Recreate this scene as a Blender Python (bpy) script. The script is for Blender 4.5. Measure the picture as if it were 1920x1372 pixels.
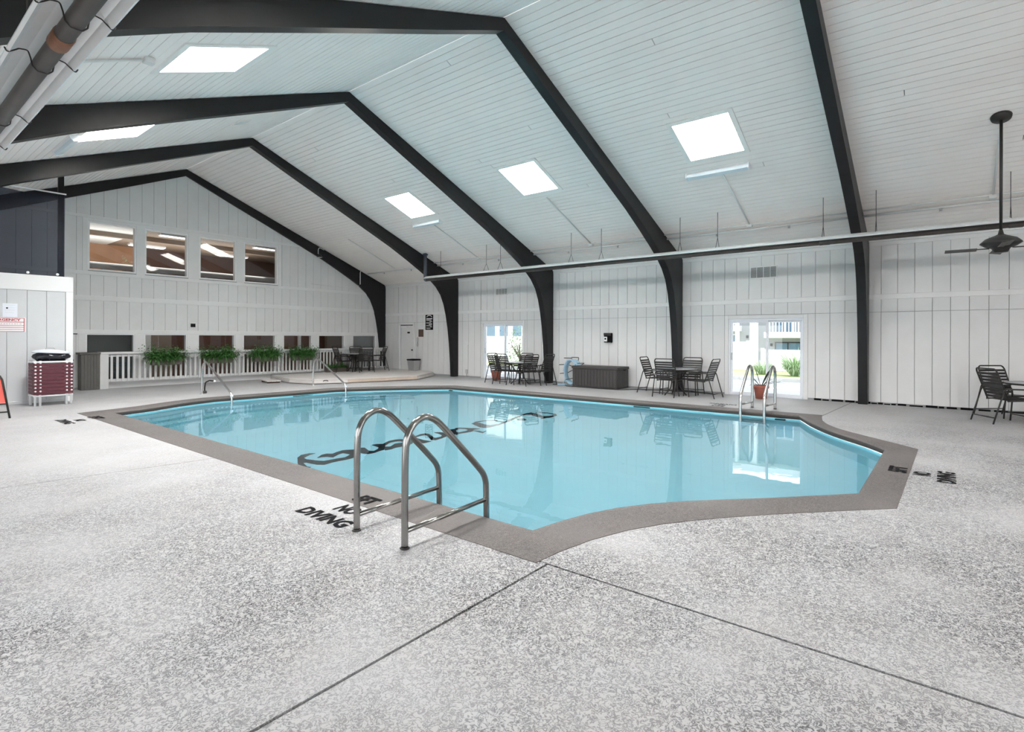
import bpy, bmesh, math, random
from math import sin, cos, pi, radians, sqrt
from mathutils import Vector, Matrix
from mathutils.geometry import tessellate_polygon
random.seed(7)
sc = bpy.context.scene
for o in list(bpy.data.objects): bpy.data.objects.remove(o)
COL = sc.collection

# ------------------------------------------------------------------ camera
def set_camera():
    yaw, roll = radians(38.73), radians(0.177)
    f = Vector((cos(yaw), sin(yaw), 0)); r = Vector((sin(yaw), -cos(yaw), 0)); u = Vector((0, 0, 1))
    r2 = r*cos(roll)+u*sin(roll); u2 = -r*sin(roll)+u*cos(roll)
    cd = bpy.data.cameras.new('camera'); cam = bpy.data.objects.new('camera', cd); COL.objects.link(cam)
    cd.sensor_width = 36; cd.sensor_fit = 'HORIZONTAL'; cd.lens = 1012.71*36/1920
    cd.shift_y = -(686-632.44)/1920; cd.clip_start = .05; cd.clip_end = 300
    m = Matrix.Identity(4)
    for i in range(3):
        m[i][0] = r2[i]; m[i][1] = u2[i]; m[i][2] = -f[i]
    m[2][3] = 1.55
    cam.matrix_world = m
    sc.camera = cam
set_camera()

# ------------------------------------------------------------------ sky, lamps, exposure
WORLD_STRENGTH = 4.0
SKYLIGHT_EMIT = {1: 50.0, -1: 98.0}      # right and left slope: the left one faces the brighter sky
EXPOSURE = 0.12
wd = bpy.data.worlds.new('overcast_sky'); sc.world = wd; wd.use_nodes = True
bg = wd.node_tree.nodes['Background']; bg.inputs[0].default_value = (.97, .985, 1, 1); bg.inputs[1].default_value = WORLD_STRENGTH
vs = sc.view_settings
sc.display_settings.display_device = 'sRGB'
vs.view_transform = 'Standard'; vs.look = 'None'; vs.gamma = 1; vs.exposure = EXPOSURE; vs.use_curve_mapping = False
try:
    sc.cycles.use_denoising = True; sc.cycles.max_bounces = 12; sc.cycles.diffuse_bounces = 6; sc.cycles.transparent_max_bounces = 12
    sc.cycles.transmission_bounces = 8; sc.cycles.glossy_bounces = 4; sc.cycles.sample_clamp_indirect = 12; sc.cycles.use_adaptive_sampling = True
except Exception: pass
def area_lamp(name, loc, size, power, rot=(0,0,0), col=(1,.95,.88)):
    l = bpy.data.lights.new(name, 'AREA'); l.energy = power; l.shape = 'RECTANGLE'; l.size, l.size_y = size; l.color = col
    o = bpy.data.objects.new(name, l); COL.objects.link(o); o.location = loc; o.rotation_euler = rot; return o
area_lamp('lounge_fill_uplight', (7.5, 22.6, 3.95), (7, 2.5), 150, (pi,0,0))  # added uplight floating below the lounge ceiling to brighten it, no fixture there
area_lamp('lobby_fill_lamp', (9.5, 21.4, 2.9), (8, .8), 40)  # unseen area lamp added to light the lobby behind the lower windows

# ------------------------------------------------------------------ materials
MATS = {}
def mat(name, col, rough=.6, metal=0., noise=0., nscale=8., bump=0., bscale=40., spec=.5, emit=None):
    m = bpy.data.materials.new(name); m.use_nodes = True; nt = m.node_tree; N = nt.nodes; L = nt.links
    b = N['Principled BSDF']; b.inputs['Base Color'].default_value = (*col, 1); b.inputs['Roughness'].default_value = rough
    b.inputs['Metallic'].default_value = metal; b.inputs['Specular IOR Level'].default_value = spec
    if noise or bump:
        tc = N.new('ShaderNodeTexCoord')
    if noise:
        n = N.new('ShaderNodeTexNoise'); n.inputs['Scale'].default_value = nscale; n.inputs['Detail'].default_value = 4
        L.new(tc.outputs['Object'], n.inputs['Vector'])
        mx = N.new('ShaderNodeMix'); mx.data_type = 'RGBA'
        mx.inputs['A'].default_value = (*[c*(1-noise) for c in col], 1); mx.inputs['B'].default_value = (*[min(1, c*(1+noise)) for c in col], 1)
        L.new(n.outputs['Fac'], mx.inputs['Factor']); L.new(mx.outputs['Result'], b.inputs['Base Color'])
    if bump:
        n2 = N.new('ShaderNodeTexNoise'); n2.inputs['Scale'].default_value = bscale; n2.inputs['Detail'].default_value = 3
        L.new(tc.outputs['Object'], n2.inputs['Vector'])
        bp = N.new('ShaderNodeBump'); bp.inputs['Strength'].default_value = bump; bp.inputs['Distance'].default_value = .01
        L.new(n2.outputs['Fac'], bp.inputs['Height']); L.new(bp.outputs['Normal'], b.inputs['Normal'])
    if emit:
        b.inputs['Emission Color'].default_value = (*emit[0], 1); b.inputs['Emission Strength'].default_value = emit[1]
    MATS[name] = m; return m
def glass_mat(name, tint=(.97, .99, 1), rough=0., f0=1.45, maxspec=1.):
    m = bpy.data.materials.new(name); m.use_nodes = True; nt = m.node_tree; N = nt.nodes; L = nt.links
    N.remove(N['Principled BSDF']); out = N['Material Output']
    t = N.new('ShaderNodeBsdfTransparent'); t.inputs[0].default_value = (*tint, 1)
    g = N.new('ShaderNodeBsdfGlossy'); g.inputs['Roughness'].default_value = rough
    fr = N.new('ShaderNodeFresnel'); fr.inputs['IOR'].default_value = f0
    mx = N.new('ShaderNodeMixShader'); L.new(fr.outputs[0], mx.inputs[0]); L.new(t.outputs[0], mx.inputs[1]); L.new(g.outputs[0], mx.inputs[2])
    L.new(mx.outputs[0], out.inputs[0]); MATS[name] = m; return m

M_wall = mat('painted_siding', (.70, .70, .70), .6, noise=.05, nscale=2.5, bump=.12, bscale=60)
M_wall2 = mat('painted_partition', (.60, .615, .63), .6, noise=.05, nscale=2.5, bump=.1, bscale=60)
M_backing = mat('siding_groove', (.34, .345, .35), .8)
M_trim = mat('painted_trim', (.74, .74, .74), .5, noise=.03, nscale=3)
M_white = mat('white_paint', (.82, .82, .82), .45)
M_vinyl = mat('white_vinyl', (.80, .83, .88), .35)
M_ceil = mat('painted_decking', (.94, .88, .85), .65, noise=.05, nscale=1.6, bump=.08, bscale=50)
M_gap = mat('decking_gap', (.12, .12, .12), .9)
M_beam = mat('charcoal_beam_paint', (.010, .010, .011), .42, spec=.3, noise=.25, nscale=6, bump=.1, bscale=25)
M_iron = mat('black_powder_coat', (.018, .017, .016), .4)
M_strap = mat('black_vinyl_strap', (.022, .021, .021), .5)
M_brown_strap = mat('brown_black_strap', (.035, .026, .022), .5)
M_steel = mat('stainless_steel', (.32, .315, .305), .14, 1., noise=.12, nscale=20)
M_steel2 = mat('bright_steel', (.62, .62, .61), .22, 1., noise=.08, nscale=20)
M_copshade = mat('coping_face_shade', (.045, .04, .037), .75)  # shade under the coping nose, put into the colour of its face
M_rust = mat('rusty_band', (.20, .085, .045), .6, .2, noise=.4, nscale=20)
M_planter = mat('grey_brown_planter', (.11, .092, .082), .7)
M_alu = mat('aluminium_reflector', (.88, .89, .90), .45, .45, noise=.06, nscale=5)
M_tube = mat('burnt_steel_tube', (.075, .066, .062), .55, .3, noise=.5, nscale=3.5)
M_navy = mat('navy_flue', (.05, .06, .085), .5)
M_wire = mat('dark_wire', (.03, .025, .025), .5)
M_conduit = mat('painted_conduit', (.74, .75, .74), .5)
M_skyframe = mat('skylight_white', (.88, .86, .83), .5)
M_dome = {k: mat('skylight_dome', (.9, .92, .95), .4, emit=((1., .985, .965), e)) for k, e in SKYLIGHT_EMIT.items()}
M_light = mat('fixture_white', (.82, .85, .88), .4)
M_lens = mat('fixture_lens', (.70, .80, .86), .25)
M_glass = glass_mat('window_glass')
M_basin = mat('pool_plaster', (.42, .72, .81), .6, noise=.05, nscale=.8)
M_basin_tile = mat('pool_waterline', (.26, .62, .72), .35, noise=.08, nscale=3)
M_black = mat('black_paint', (.006, .006, .007), .85, spec=.12)
M_logo = mat('navy_pool_paint', (.003, .006, .012), .6)
M_terra = mat('terracotta', (.32, .10, .07), .7, noise=.12, nscale=10)
M_soil = mat('potting_soil', (.04, .03, .02), .9)
M_leaf = mat('dark_leaf', (.016, .035, .014), .5, noise=.35, nscale=12)
M_fern = mat('fern_leaf', (.06, .18, .04), .5, noise=.5, nscale=9)
M_leaf_l = mat('pale_green_leaf', (.16, .30, .10), .6, noise=.4, nscale=3)  # paler green leaf for the shrub outside
M_grass = mat('ornamental_grass', (.30, .42, .24), .6, noise=.4, nscale=3)
M_lawn = mat('lawn', (.38, .42, .20), .9, noise=.2, nscale=4)
M_box = mat('charcoal_resin', (.040, .036, .036), .5, noise=.1, nscale=10)
M_hose = mat('pale_blue_hose', (.42, .62, .76), .4, noise=.15, nscale=12)
M_maroon = mat('maroon_strap', (.085, .013, .023), .55)
M_pvc = mat('white_pvc', (.80, .81, .82), .4)
M_bag = mat('black_bin_liner', (.012, .014, .02), .18, bump=.6, bscale=14)
M_lidw = mat('white_lid', (.72, .76, .82), .45)
M_tan = mat('weathered_tan_wood', (.50, .41, .335), .75, noise=.18, nscale=5, bump=.15, bscale=30)
M_deckb = mat('pale_deck_board', (.60, .57, .55), .75, noise=.12, nscale=4, bump=.15, bscale=30)
M_counter = mat('grey_brown_board', (.10, .095, .088), .65, noise=.12, nscale=6)
M_picket = mat('picket_paint', (.62, .62, .62), .55, noise=.05, nscale=6)
M_red = mat('red_sling', (.62, .09, .07), .6, noise=.1, nscale=10)
M_signred = mat('sign_red', (.45, .03, .04), .5)
M_signw = mat('sign_white', (.82, .83, .84), .4)
M_paper = mat('paper', (.80, .83, .90), .6)
M_brown = mat('brown_plaque', (.075, .04, .03), .5)
M_greyplate = mat('grey_plate', (.5, .5, .5), .4)
M_grey_plastic = mat('grey_bin_plastic', (.30, .31, .31), .5)
M_woodwall = mat('tan_wood_wall', (.42, .22, .12), .6, noise=.25, nscale=3)
M_darkwood = mat('dark_brown_wall', (.10, .05, .035), .6, noise=.2, nscale=3)
M_redwood = mat('red_brown_panel', (.12, .05, .032), .55, noise=.2, nscale=3)
M_tanwall = mat('tan_wall', (.27, .2, .15), .6)
M_darkgreen = mat('dark_green_wall', (.03, .038, .032), .5)
M_lounge_c = mat('lounge_white', (.80, .80, .78), .6)
M_lounge_g = mat('lounge_grey', (.30, .30, .30), .6)
M_asphalt = mat('parking_asphalt', (.27, .28, .30), .9, noise=.08, nscale=2)
M_curb = mat('kerb_concrete', (.5, .5, .48), .9)
M_stucco = mat('stucco', (.31, .33, .36), .9)
M_bldw = mat('building_white', (.80, .80, .80), .7)
M_bldglass = mat('building_window', (.10, .18, .26), .1)
M_cable = mat('black_cable', (.02, .018, .018), .6)
M_knob = mat('dark_knob', (.02, .02, .02), .3, .6)
M_tabletop = mat('table_top', (.36, .37, .39), .25)

# mesh curtain: woven dark net that lets part of the view through
def curtain_mat():
    m = bpy.data.materials.new('dark_mesh_curtain'); m.use_nodes = True; N = m.node_tree.nodes; L = m.node_tree.links
    b = N['Principled BSDF']; b.inputs['Base Color'].default_value = (.008, .010, .020, 1); b.inputs['Roughness'].default_value = .45; b.inputs['Specular IOR Level'].default_value = .25
    t = N.new('ShaderNodeBsdfTransparent'); t.inputs[0].default_value = (.75, .8, .95, 1); mx = N.new('ShaderNodeMixShader'); mx.inputs[0].default_value = .80
    L.new(t.outputs[0], mx.inputs[1]); L.new(b.outputs[0], mx.inputs[2]); L.new(mx.outputs[0], N['Material Output'].inputs[0]); return m
M_curtain = curtain_mat()

def floor_mat(name, light, dark, amount, sc1, warm=None, fade=0):
    """knock-down textured concrete: pale plaster islands with dark crevices between"""
    m = bpy.data.materials.new(name); m.use_nodes = True; N = m.node_tree.nodes; L = m.node_tree.links
    b = N['Principled BSDF']; b.inputs['Roughness'].default_value = .62; b.inputs['Specular IOR Level'].default_value = .35
    tc = N.new('ShaderNodeTexCoord')
    n1 = N.new('ShaderNodeTexNoise'); n1.inputs['Scale'].default_value = sc1; n1.inputs['Detail'].default_value = 3; n1.inputs['Roughness'].default_value = .6; n1.inputs['Distortion'].default_value = 1.2
    n2 = N.new('ShaderNodeTexNoise'); n2.inputs['Scale'].default_value = .75; n2.inputs['Detail'].default_value = 5
    n3 = N.new('ShaderNodeTexNoise'); n3.inputs['Scale'].default_value = 2.2; n3.inputs['Detail'].default_value = 6
    for n in (n1, n2, n3): L.new(tc.outputs['Object'], n.inputs['Vector'])
    # crevices = thin band around the mid level of the noise
    sub = N.new('ShaderNodeMath'); sub.operation = 'SUBTRACT'; sub.inputs[1].default_value = .5; L.new(n1.outputs['Fac'], sub.inputs[0])
    ab = N.new('ShaderNodeMath'); ab.operation = 'ABSOLUTE'; L.new(sub.outputs[0], ab.inputs[0])
    r1 = N.new('ShaderNodeMapRange'); r1.inputs['From Min'].default_value = .012; r1.inputs['From Max'].default_value = .07
    r1.inputs['To Min'].default_value = 1; r1.inputs['To Max'].default_value = 0; L.new(ab.outputs[0], r1.inputs['Value'])
    r2 = N.new('ShaderNodeMapRange'); r2.inputs['From Min'].default_value = .36; r2.inputs['From Max'].default_value = .58
    r2.inputs['To Min'].default_value = .42; r2.inputs['To Max'].default_value = 1; L.new(n2.outputs['Fac'], r2.inputs['Value'])
    mu = N.new('ShaderNodeMath'); mu.operation = 'MULTIPLY'; L.new(r1.outputs[0], mu.inputs[0]); L.new(r2.outputs[0], mu.inputs[1])
    mu2 = N.new('ShaderNodeMath'); mu2.operation = 'MULTIPLY'; mu2.inputs[1].default_value = amount; L.new(mu.outputs[0], mu2.inputs[0])
    if fade:      # the dark crevice colour fades away from the near end
        sx = N.new('ShaderNodeSeparateXYZ'); L.new(tc.outputs['Object'], sx.inputs[0])
        fx = N.new('ShaderNodeMath'); fx.operation = 'MULTIPLY_ADD'; fx.inputs[1].default_value = .6; L.new(sx.outputs['X'], fx.inputs[0]); L.new(sx.outputs['Y'], fx.inputs[2])
        fr = N.new('ShaderNodeMapRange'); fr.inputs['From Min'].default_value = 4.5; fr.inputs['From Max'].default_value = 10; fr.inputs['To Min'].default_value = 1; fr.inputs['To Max'].default_value = fade
        L.new(fx.outputs[0], fr.inputs['Value'])
        m3 = N.new('ShaderNodeMath'); m3.operation = 'MULTIPLY'; L.new(mu2.outputs[0], m3.inputs[0]); L.new(fr.outputs[0], m3.inputs[1]); mu2 = m3
    base = N.new('ShaderNodeMix'); base.data_type = 'RGBA'
    w = warm or light
    base.inputs['A'].default_value = (*[c*.93 for c in w], 1); base.inputs['B'].default_value = (*[min(1, c*1.06) for c in light], 1); L.new(n3.outputs['Fac'], base.inputs['Factor'])
    mx = N.new('ShaderNodeMix'); mx.data_type = 'RGBA'; mx.inputs['B'].default_value = (*dark, 1)
    L.new(mu2.outputs[0], mx.inputs['Factor']); L.new(base.outputs['Result'], mx.inputs['A']); L.new(mx.outputs['Result'], b.inputs['Base Color'])
    inv = N.new('ShaderNodeMath'); inv.operation = 'SUBTRACT'; inv.inputs[0].default_value = 1; L.new(mu.outputs[0], inv.inputs[1])
    bp = N.new('ShaderNodeBump'); bp.inputs['Strength'].default_value = .55; bp.inputs['Distance'].default_value = .004
    L.new(inv.outputs[0], bp.inputs['Height']); L.new(bp.outputs['Normal'], b.inputs['Normal'])
    return m
M_floor = floor_mat('knockdown_concrete', (.43, .437, .45), (.035, .035, .038), 1.0, 36, (.43, .418, .41), .28)
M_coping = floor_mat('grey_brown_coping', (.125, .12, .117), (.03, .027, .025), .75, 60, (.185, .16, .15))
M_subfloor = mat('joint_bed_black', (.012, .012, .012), .9)  # black bed seen in the open slab joints

def water_mat():
    m = bpy.data.materials.new('pool_water'); m.use_nodes = True; N = m.node_tree.nodes; L = m.node_tree.links
    N.remove(N['Principled BSDF']); out = N['Material Output']
    rf = N.new('ShaderNodeBsdfRefraction'); rf.inputs['IOR'].default_value = 1.333; rf.inputs['Roughness'].default_value = 0; rf.inputs['Color'].default_value = (.92, .985, 1, 1)
    gl = N.new('ShaderNodeBsdfGlossy'); gl.inputs['Roughness'].default_value = 0.
    fr = N.new('ShaderNodeFresnel'); fr.inputs['IOR'].default_value = 1.333
    tc = N.new('ShaderNodeTexCoord'); mp = N.new('ShaderNodeMapping'); mp.inputs['Scale'].default_value = (1., 1., 1.)
    n = N.new('ShaderNodeTexNoise'); n.inputs['Scale'].default_value = 3.; n.inputs['Detail'].default_value = 2
    bp = N.new('ShaderNodeBump'); bp.inputs['Strength'].default_value = .045; bp.inputs['Distance'].default_value = .02
    L.new(tc.outputs['Object'], mp.inputs[0]); L.new(mp.outputs[0], n.inputs['Vector']); L.new(n.outputs['Fac'], bp.inputs['Height'])
    for s in (rf, gl, fr): L.new(bp.outputs['Normal'], s.inputs['Normal'])
    mx = N.new('ShaderNodeMixShader'); L.new(fr.outputs[0], mx.inputs[0]); L.new(rf.outputs[0], mx.inputs[1]); L.new(gl.outputs[0], mx.inputs[2])
    L.new(mx.outputs[0], out.inputs[0]); return m
M_water = water_mat()

# ------------------------------------------------------------------ mesh helpers
class MB:
    def __init__(s): s.v = []; s.f = []; s.sm = []
    def add(s, vs_, fs, smooth=False):
        b = len(s.v); s.v += [tuple(p) for p in vs_]; s.f += [tuple(i+b for i in f) for f in fs]; s.sm += [smooth]*len(fs); return s
    def box(s, x0, x1, y0, y1, z0, z1):
        s.add([(x0,y0,z0),(x1,y0,z0),(x1,y1,z0),(x0,y1,z0),(x0,y0,z1),(x1,y0,z1),(x1,y1,z1),(x0,y1,z1)],
              [(0,3,2,1),(4,5,6,7),(0,1,5,4),(1,2,6,5),(2,3,7,6),(3,0,4,7)]); return s
    def cbox(s, x0, x1, y0, y1, z0, z1, b=.006):
        """box with chamfered edges"""
        bm = bmesh.new(); bmesh.ops.create_cube(bm, size=1)
        for v in bm.verts: v.co = Vector((x0+(v.co.x+.5)*(x1-x0), y0+(v.co.y+.5)*(y1-y0), z0+(v.co.z+.5)*(z1-z0)))
        b = min(b, .3*min(abs(x1-x0), abs(y1-y0), abs(z1-z0)))
        bmesh.ops.bevel(bm, geom=bm.edges[:], offset=b, segments=1, affect='EDGES')
        bm.verts.index_update(); s.add([v.co[:] for v in bm.verts], [[v.index for v in f.verts] for f in bm.faces]); bm.free(); return s
    def prism(s, poly, axis, a, b):
        """poly: 2d points in the two other axes (x: yz, y: xz, z: xy)"""
        def P(p, t): return (t, p[0], p[1]) if axis == 'x' else (p[0], t, p[1]) if axis == 'y' else (p[0], p[1], t)
        n = len(poly); v = [P(p, a) for p in poly]+[P(p, b) for p in poly]
        tri = tessellate_polygon([[Vector((p[0], p[1], 0)) for p in poly]])
        f = [tuple(t) for t in tri]+[tuple(i+n for i in reversed(t)) for t in tri]+[(i, (i+1) % n, (i+1) % n+n, i+n) for i in range(n)]
        s.add(v, f); return s
    def tube(s, path, r, n=10, fillet=0., closed=False, caps=True, fseg=5):
        P = [Vector(p) for p in path]
        if fillet: P = fil(P, fillet, fseg, closed)
        m = len(P); rings = []
        up = None; b0 = len(s.v)
        for i in range(m):
            a = P[i-1] if (i > 0 or closed) else P[0]; c = P[(i+1) % m] if (i < m-1 or closed) else P[-1]
            t = (c-a).normalized()
            if up is None:
                h = Vector((0,0,1)) if abs(t.z) < .9 else Vector((1,0,0)); up = (h-t*h.dot(t)).normalized()
            else: up = (up-t*up.dot(t)).normalized()
            w = t.cross(up); rr = r[i] if isinstance(r, (list, tuple)) and not fillet else (r if not isinstance(r, (list, tuple)) else r[0])
            rings += [P[i]+(up*cos(2*pi*k/n)+w*sin(2*pi*k/n))*rr for k in range(n)]
        fs = []
        for i in range(m if closed else m-1):
            j = (i+1) % m
            for k in range(n): fs.append((i*n+k, i*n+(k+1) % n, j*n+(k+1) % n, j*n+k))
        s.add(rings, fs, True)
        if caps and not closed:
            s.f += [tuple(b0+k for k in reversed(range(n))), tuple(b0+(m-1)*n+k for k in range(n))]; s.sm += [False]*2
        return s
    def lathe(s, prof, c=(0,0,0), n=20, caps=True):
        v = []; m = len(prof)
        for (r, z) in prof: v += [(c[0]+r*cos(2*pi*k/n), c[1]+r*sin(2*pi*k/n), c[2]+z) for k in range(n)]
        f = [(i*n+k, i*n+(k+1) % n, (i+1)*n+(k+1) % n, (i+1)*n+k) for i in range(m-1) for k in range(n)]
        b0 = len(s.v); s.add(v, f, True)
        if caps:
            if prof[0][0] > .0005: s.f.append(tuple(b0+k for k in reversed(range(n)))); s.sm.append(False)
            if prof[-1][0] > .0005: s.f.append(tuple(b0+(m-1)*n+k for k in range(n))); s.sm.append(False)
        return s
    def mesh(s, name, m):
        me = bpy.data.meshes.new(name); me.from_pydata(s.v, [], s.f); me.polygons.foreach_set('use_smooth', s.sm)
        if m: me.materials.append(m)
        bm = bmesh.new(); bm.from_mesh(me); bmesh.ops.recalc_face_normals(bm, faces=bm.faces); bm.to_mesh(me); bm.free()
        me.update(); return me
    def build(s, name, m, parent=None, **kw):
        o = bpy.data.objects.new(name, s.mesh(name, m)); COL.objects.link(o)
        if parent is not None: o.parent = parent
        for k, v in kw.items(): o[k] = v
        return o
def fil(P, r, seg=5, closed=False):
    out = []; m = len(P)
    for i in range(m):
        if not closed and i in (0, m-1): out.append(P[i]); continue
        a, b, c = P[i-1], P[i], P[(i+1) % m]
        u = (a-b); w = (c-b); lu, lw = u.length, w.length
        if lu < 1e-6 or lw < 1e-6: continue
        u /= lu; w /= lw; d = max(-1, min(1, u.dot(w)))
        if d < -.999: out.append(b); continue
        ang = math.acos(d); t = min(r/math.tan(ang/2), lu*.48, lw*.48)
        p0, p1 = b+u*t, b+w*t
        for k in range(seg+1):
            q = k/seg; out.append(p0*(1-q)**2+b*2*q*(1-q)+p1*q*q)
    return out
def empty(name, loc=(0,0,0), rz=0., **kw):
    o = bpy.data.objects.new(name, None); COL.objects.link(o); o.location = loc; o.rotation_euler = (0,0,rz); o.empty_display_size = .2
    for k, v in kw.items(): o[k] = v
    return o
def thing(name, label, cat, loc=(0,0,0), rz=0., group=None):
    o = empty(name, loc, rz, label=label, category=cat)
    if group: o['group'] = group
    return o
def tag(o, label, cat, group=None):
    o['label'] = label; o['category'] = cat
    if group: o['group'] = group
    return o
def inst(name, me, parent=None, loc=(0,0,0), **kw):
    o = bpy.data.objects.new(name, me); COL.objects.link(o); o.location = loc
    if parent is not None: o.parent = parent
    for k, v in kw.items(): o[k] = v
    return o
KIDS = {}
def tree_copy(root, loc, rz, label):
    """copy of a thing with its parts and sub-parts (mesh data shared)"""
    r = root.copy(); COL.objects.link(r); r.location = loc; r.rotation_euler = (0,0,rz); r['label'] = label
    for ch in root.children:
        c = ch.copy(); COL.objects.link(c); c.parent = r
        for g in ch.children:
            d = g.copy(); COL.objects.link(d); d.parent = c
    return r
def clip(poly, nx, ny, d):
    """keep the side nx*x+ny*y<=d of a 2d polygon"""
    out = []
    for i in range(len(poly)):
        a, b = poly[i], poly[(i+1) % len(poly)]; da = nx*a[0]+ny*a[1]-d; db = nx*b[0]+ny*b[1]-d
        if da <= 0: out.append(a)
        if (da < 0 < db) or (db < 0 < da):
            t = da/(da-db); out.append((a[0]+(b[0]-a[0])*t, a[1]+(b[1]-a[1])*t))
    return out

# ------------------------------------------------------------------ shared dimensions
XR, XL, RX, RZ, EZ = 15.355, -.964, 7.1955, 7.09, 3.86     # right wall, left wall, ridge x, ridge z, eave z
SL = (RZ-EZ)/(XR-RX)
Y0, DY, YG = 1.42, 4.541, 19.66                             # first frame, bay length, gable wall face
YF = [Y0+DY*k for k in range(-2, 5)]                        # frame faces, from behind the camera to the gable
YB = YF[0]
def roofz(x): return RZ-SL*abs(x-RX)
# ================================================================== STRUCTURE
# pool outline: inner coping edge and outer coping edge, matched point by point
def crom(P, n):
    """n+1 points along a smooth curve through P"""
    out = []; m = len(P)-1
    for i in range(n+1):
        t = i/n*m; k = min(int(t), m-1); u = t-k
        p1, p2 = Vector(P[k]), Vector(P[k+1]); p0 = Vector(P[k-1]) if k else p1*2-p2; p3 = Vector(P[k+2]) if k+2 <= m else p2*2-p1
        q = .5*(2*p1+(p2-p0)*u+(2*p0-5*p1+4*p2-p3)*u*u+(3*p1-p0-3*p2+p3)*u**3); out.append((q.x, q.y))
    return out
def line(a, b, n): return [(a[0]+(b[0]-a[0])*i/n, a[1]+(b[1]-a[1])*i/n) for i in range(n+1)]
def outline(c1, c2, c3, c4):
    """four cove arcs joined by the straight sides"""
    P = line(c4[-1], c1[0], 5)[:-1]+crom(c1, 10)+line(c1[-1], c2[0], 3)[1:-1]+crom(c2, 12)+line(c2[-1], c3[0], 5)[1:-1]+crom(c3, 8)+line(c3[-1], c4[0], 3)[1:-1]+crom(c4, 8)[:-1]
    return P
INN = outline([(3.5,2.59),(4.04,2.49),(4.57,2.27),(5.06,1.91),(5.49,1.49),(5.9,1.11),(6.39,.68)], [(9.15,.66),(9.62,.93),(10.04,1.24),(10.4,1.49),(10.8,1.72),(11.3,1.98),(12.02,2.28)],
              [(11.95,12.1),(11.3,12.65),(10.55,13.25),(9.9,13.68),(9.2,14.05)], [(5.9,14.2),(5.1,13.92),(4.3,13.45),(3.5,13.15)])
OUT = outline([(3.0,2.19),(3.5,2.135),(4.09,1.94),(4.6,1.62),(5.0,1.30),(5.45,.9),(6.04,.34)], [(9.47,.29),(9.92,.70),(10.35,1.10),(10.65,1.36),(11.05,1.6),(11.6,1.80),(12.42,1.93)],
              [(12.4,12.3),(11.65,12.98),(10.85,13.6),(10.12,14.08),(9.3,14.5)], [(5.75,14.63),(4.9,14.35),(4.05,13.92),(3.0,13.6)])

# ---- floor: dark bed, then concrete slabs with recessed joints
def ring_tris(outer, hole):
    vs_ = [Vector((*p, 0)) for p in outer]; hs = [Vector((*p, 0)) for p in hole]
    return outer+hole, tessellate_polygon([vs_, hs])
floor = empty('floor', kind='structure')
rect = [(XL,YB),(XR+.15,YB),(XR+.15,YG+.1),(XL,YG+.1)]
pts, tris = ring_tris(rect, OUT)
MB().add([(p[0],p[1],-.03) for p in pts], tris).build('floor_bed', M_subfloor, floor)
def slab(planes):
    bm = bmesh.new(); vv = [bm.verts.new((p[0],p[1],0)) for p in pts]
    for t in tris:
        try: bm.faces.new([vv[i] for i in t])
        except ValueError: pass
    for (co, no) in planes:
        bmesh.ops.bisect_plane(bm, geom=bm.verts[:]+bm.edges[:]+bm.faces[:], plane_co=(*co,0), plane_no=(*no,0), clear_outer=True)
    r = bmesh.ops.extrude_face_region(bm, geom=bm.faces[:])
    bmesh.ops.translate(bm, vec=(0,0,-.028), verts=[g for g in r['geom'] if isinstance(g, bmesh.types.BMVert)])
    bmesh.ops.recalc_face_normals(bm, faces=bm.faces)
    me = bpy.data.meshes.new('slab'); bm.to_mesh(me); bm.free(); me.materials.append(M_floor)
    inst('slab', me, floor)
g = .0095
slab([((3.04-g,0),(1,0)),((0,2.12-g),(0,1))])
slab([((3.04+g,0),(-1,0)),((0,2.557-g),(.0518,1))])
slab([((3.04,0),(1,0)),((0,2.12+g),(0,-1)),((0,7.62-g*.6),(.12,.99))])
slab([((3.04,0),(1,0)),((0,7.62+g*.6),(-.12,-.99))])
slab([((3.04,0),(-1,0)),((0,2.557+g),(-.0518,-1))])

# ---- swimming pool
pool = thing('swimming_pool', 'large indoor swimming pool with cove corners, pale blue basin and grey-brown coping', 'pool')
n = len(INN)
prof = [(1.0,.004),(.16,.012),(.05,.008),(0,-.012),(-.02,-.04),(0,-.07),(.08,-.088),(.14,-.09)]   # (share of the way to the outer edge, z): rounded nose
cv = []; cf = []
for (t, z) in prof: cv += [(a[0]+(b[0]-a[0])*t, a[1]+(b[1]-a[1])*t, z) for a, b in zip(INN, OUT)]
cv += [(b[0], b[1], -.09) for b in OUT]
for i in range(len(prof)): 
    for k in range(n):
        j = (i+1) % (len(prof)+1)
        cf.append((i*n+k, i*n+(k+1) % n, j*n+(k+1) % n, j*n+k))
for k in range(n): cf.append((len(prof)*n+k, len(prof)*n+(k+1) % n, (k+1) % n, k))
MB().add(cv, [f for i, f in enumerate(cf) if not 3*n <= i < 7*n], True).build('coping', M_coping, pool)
MB().add(cv, cf[3*n:7*n], True).build('coping_face', M_copshade, pool)
bo = bpy.data.objects['coping'].data
bo.set_sharp_from_angle(angle=radians(40))
WL = [(a[0]+(b[0]-a[0])*.04, a[1]+(b[1]-a[1])*.04) for a, b in zip(INN, OUT)]
PD = -1.25
bv = [(p[0],p[1],-.26) for p in WL]+[(p[0],p[1],PD) for p in WL]
bf = [(k,(k+1) % n,(k+1) % n+n,k+n) for k in range(n)]+[tuple(i+n for i in t) for t in tessellate_polygon([[Vector((*p,0)) for p in WL]])]
MB().add(bv, bf).build('basin', M_basin, pool)
MB().add([(p[0],p[1],-.085) for p in WL]+[(p[0],p[1],-.26) for p in WL], [(k,(k+1) % n,(k+1) % n+n,k+n) for k in range(n)]).build('waterline_band', M_basin_tile, pool)
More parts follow.
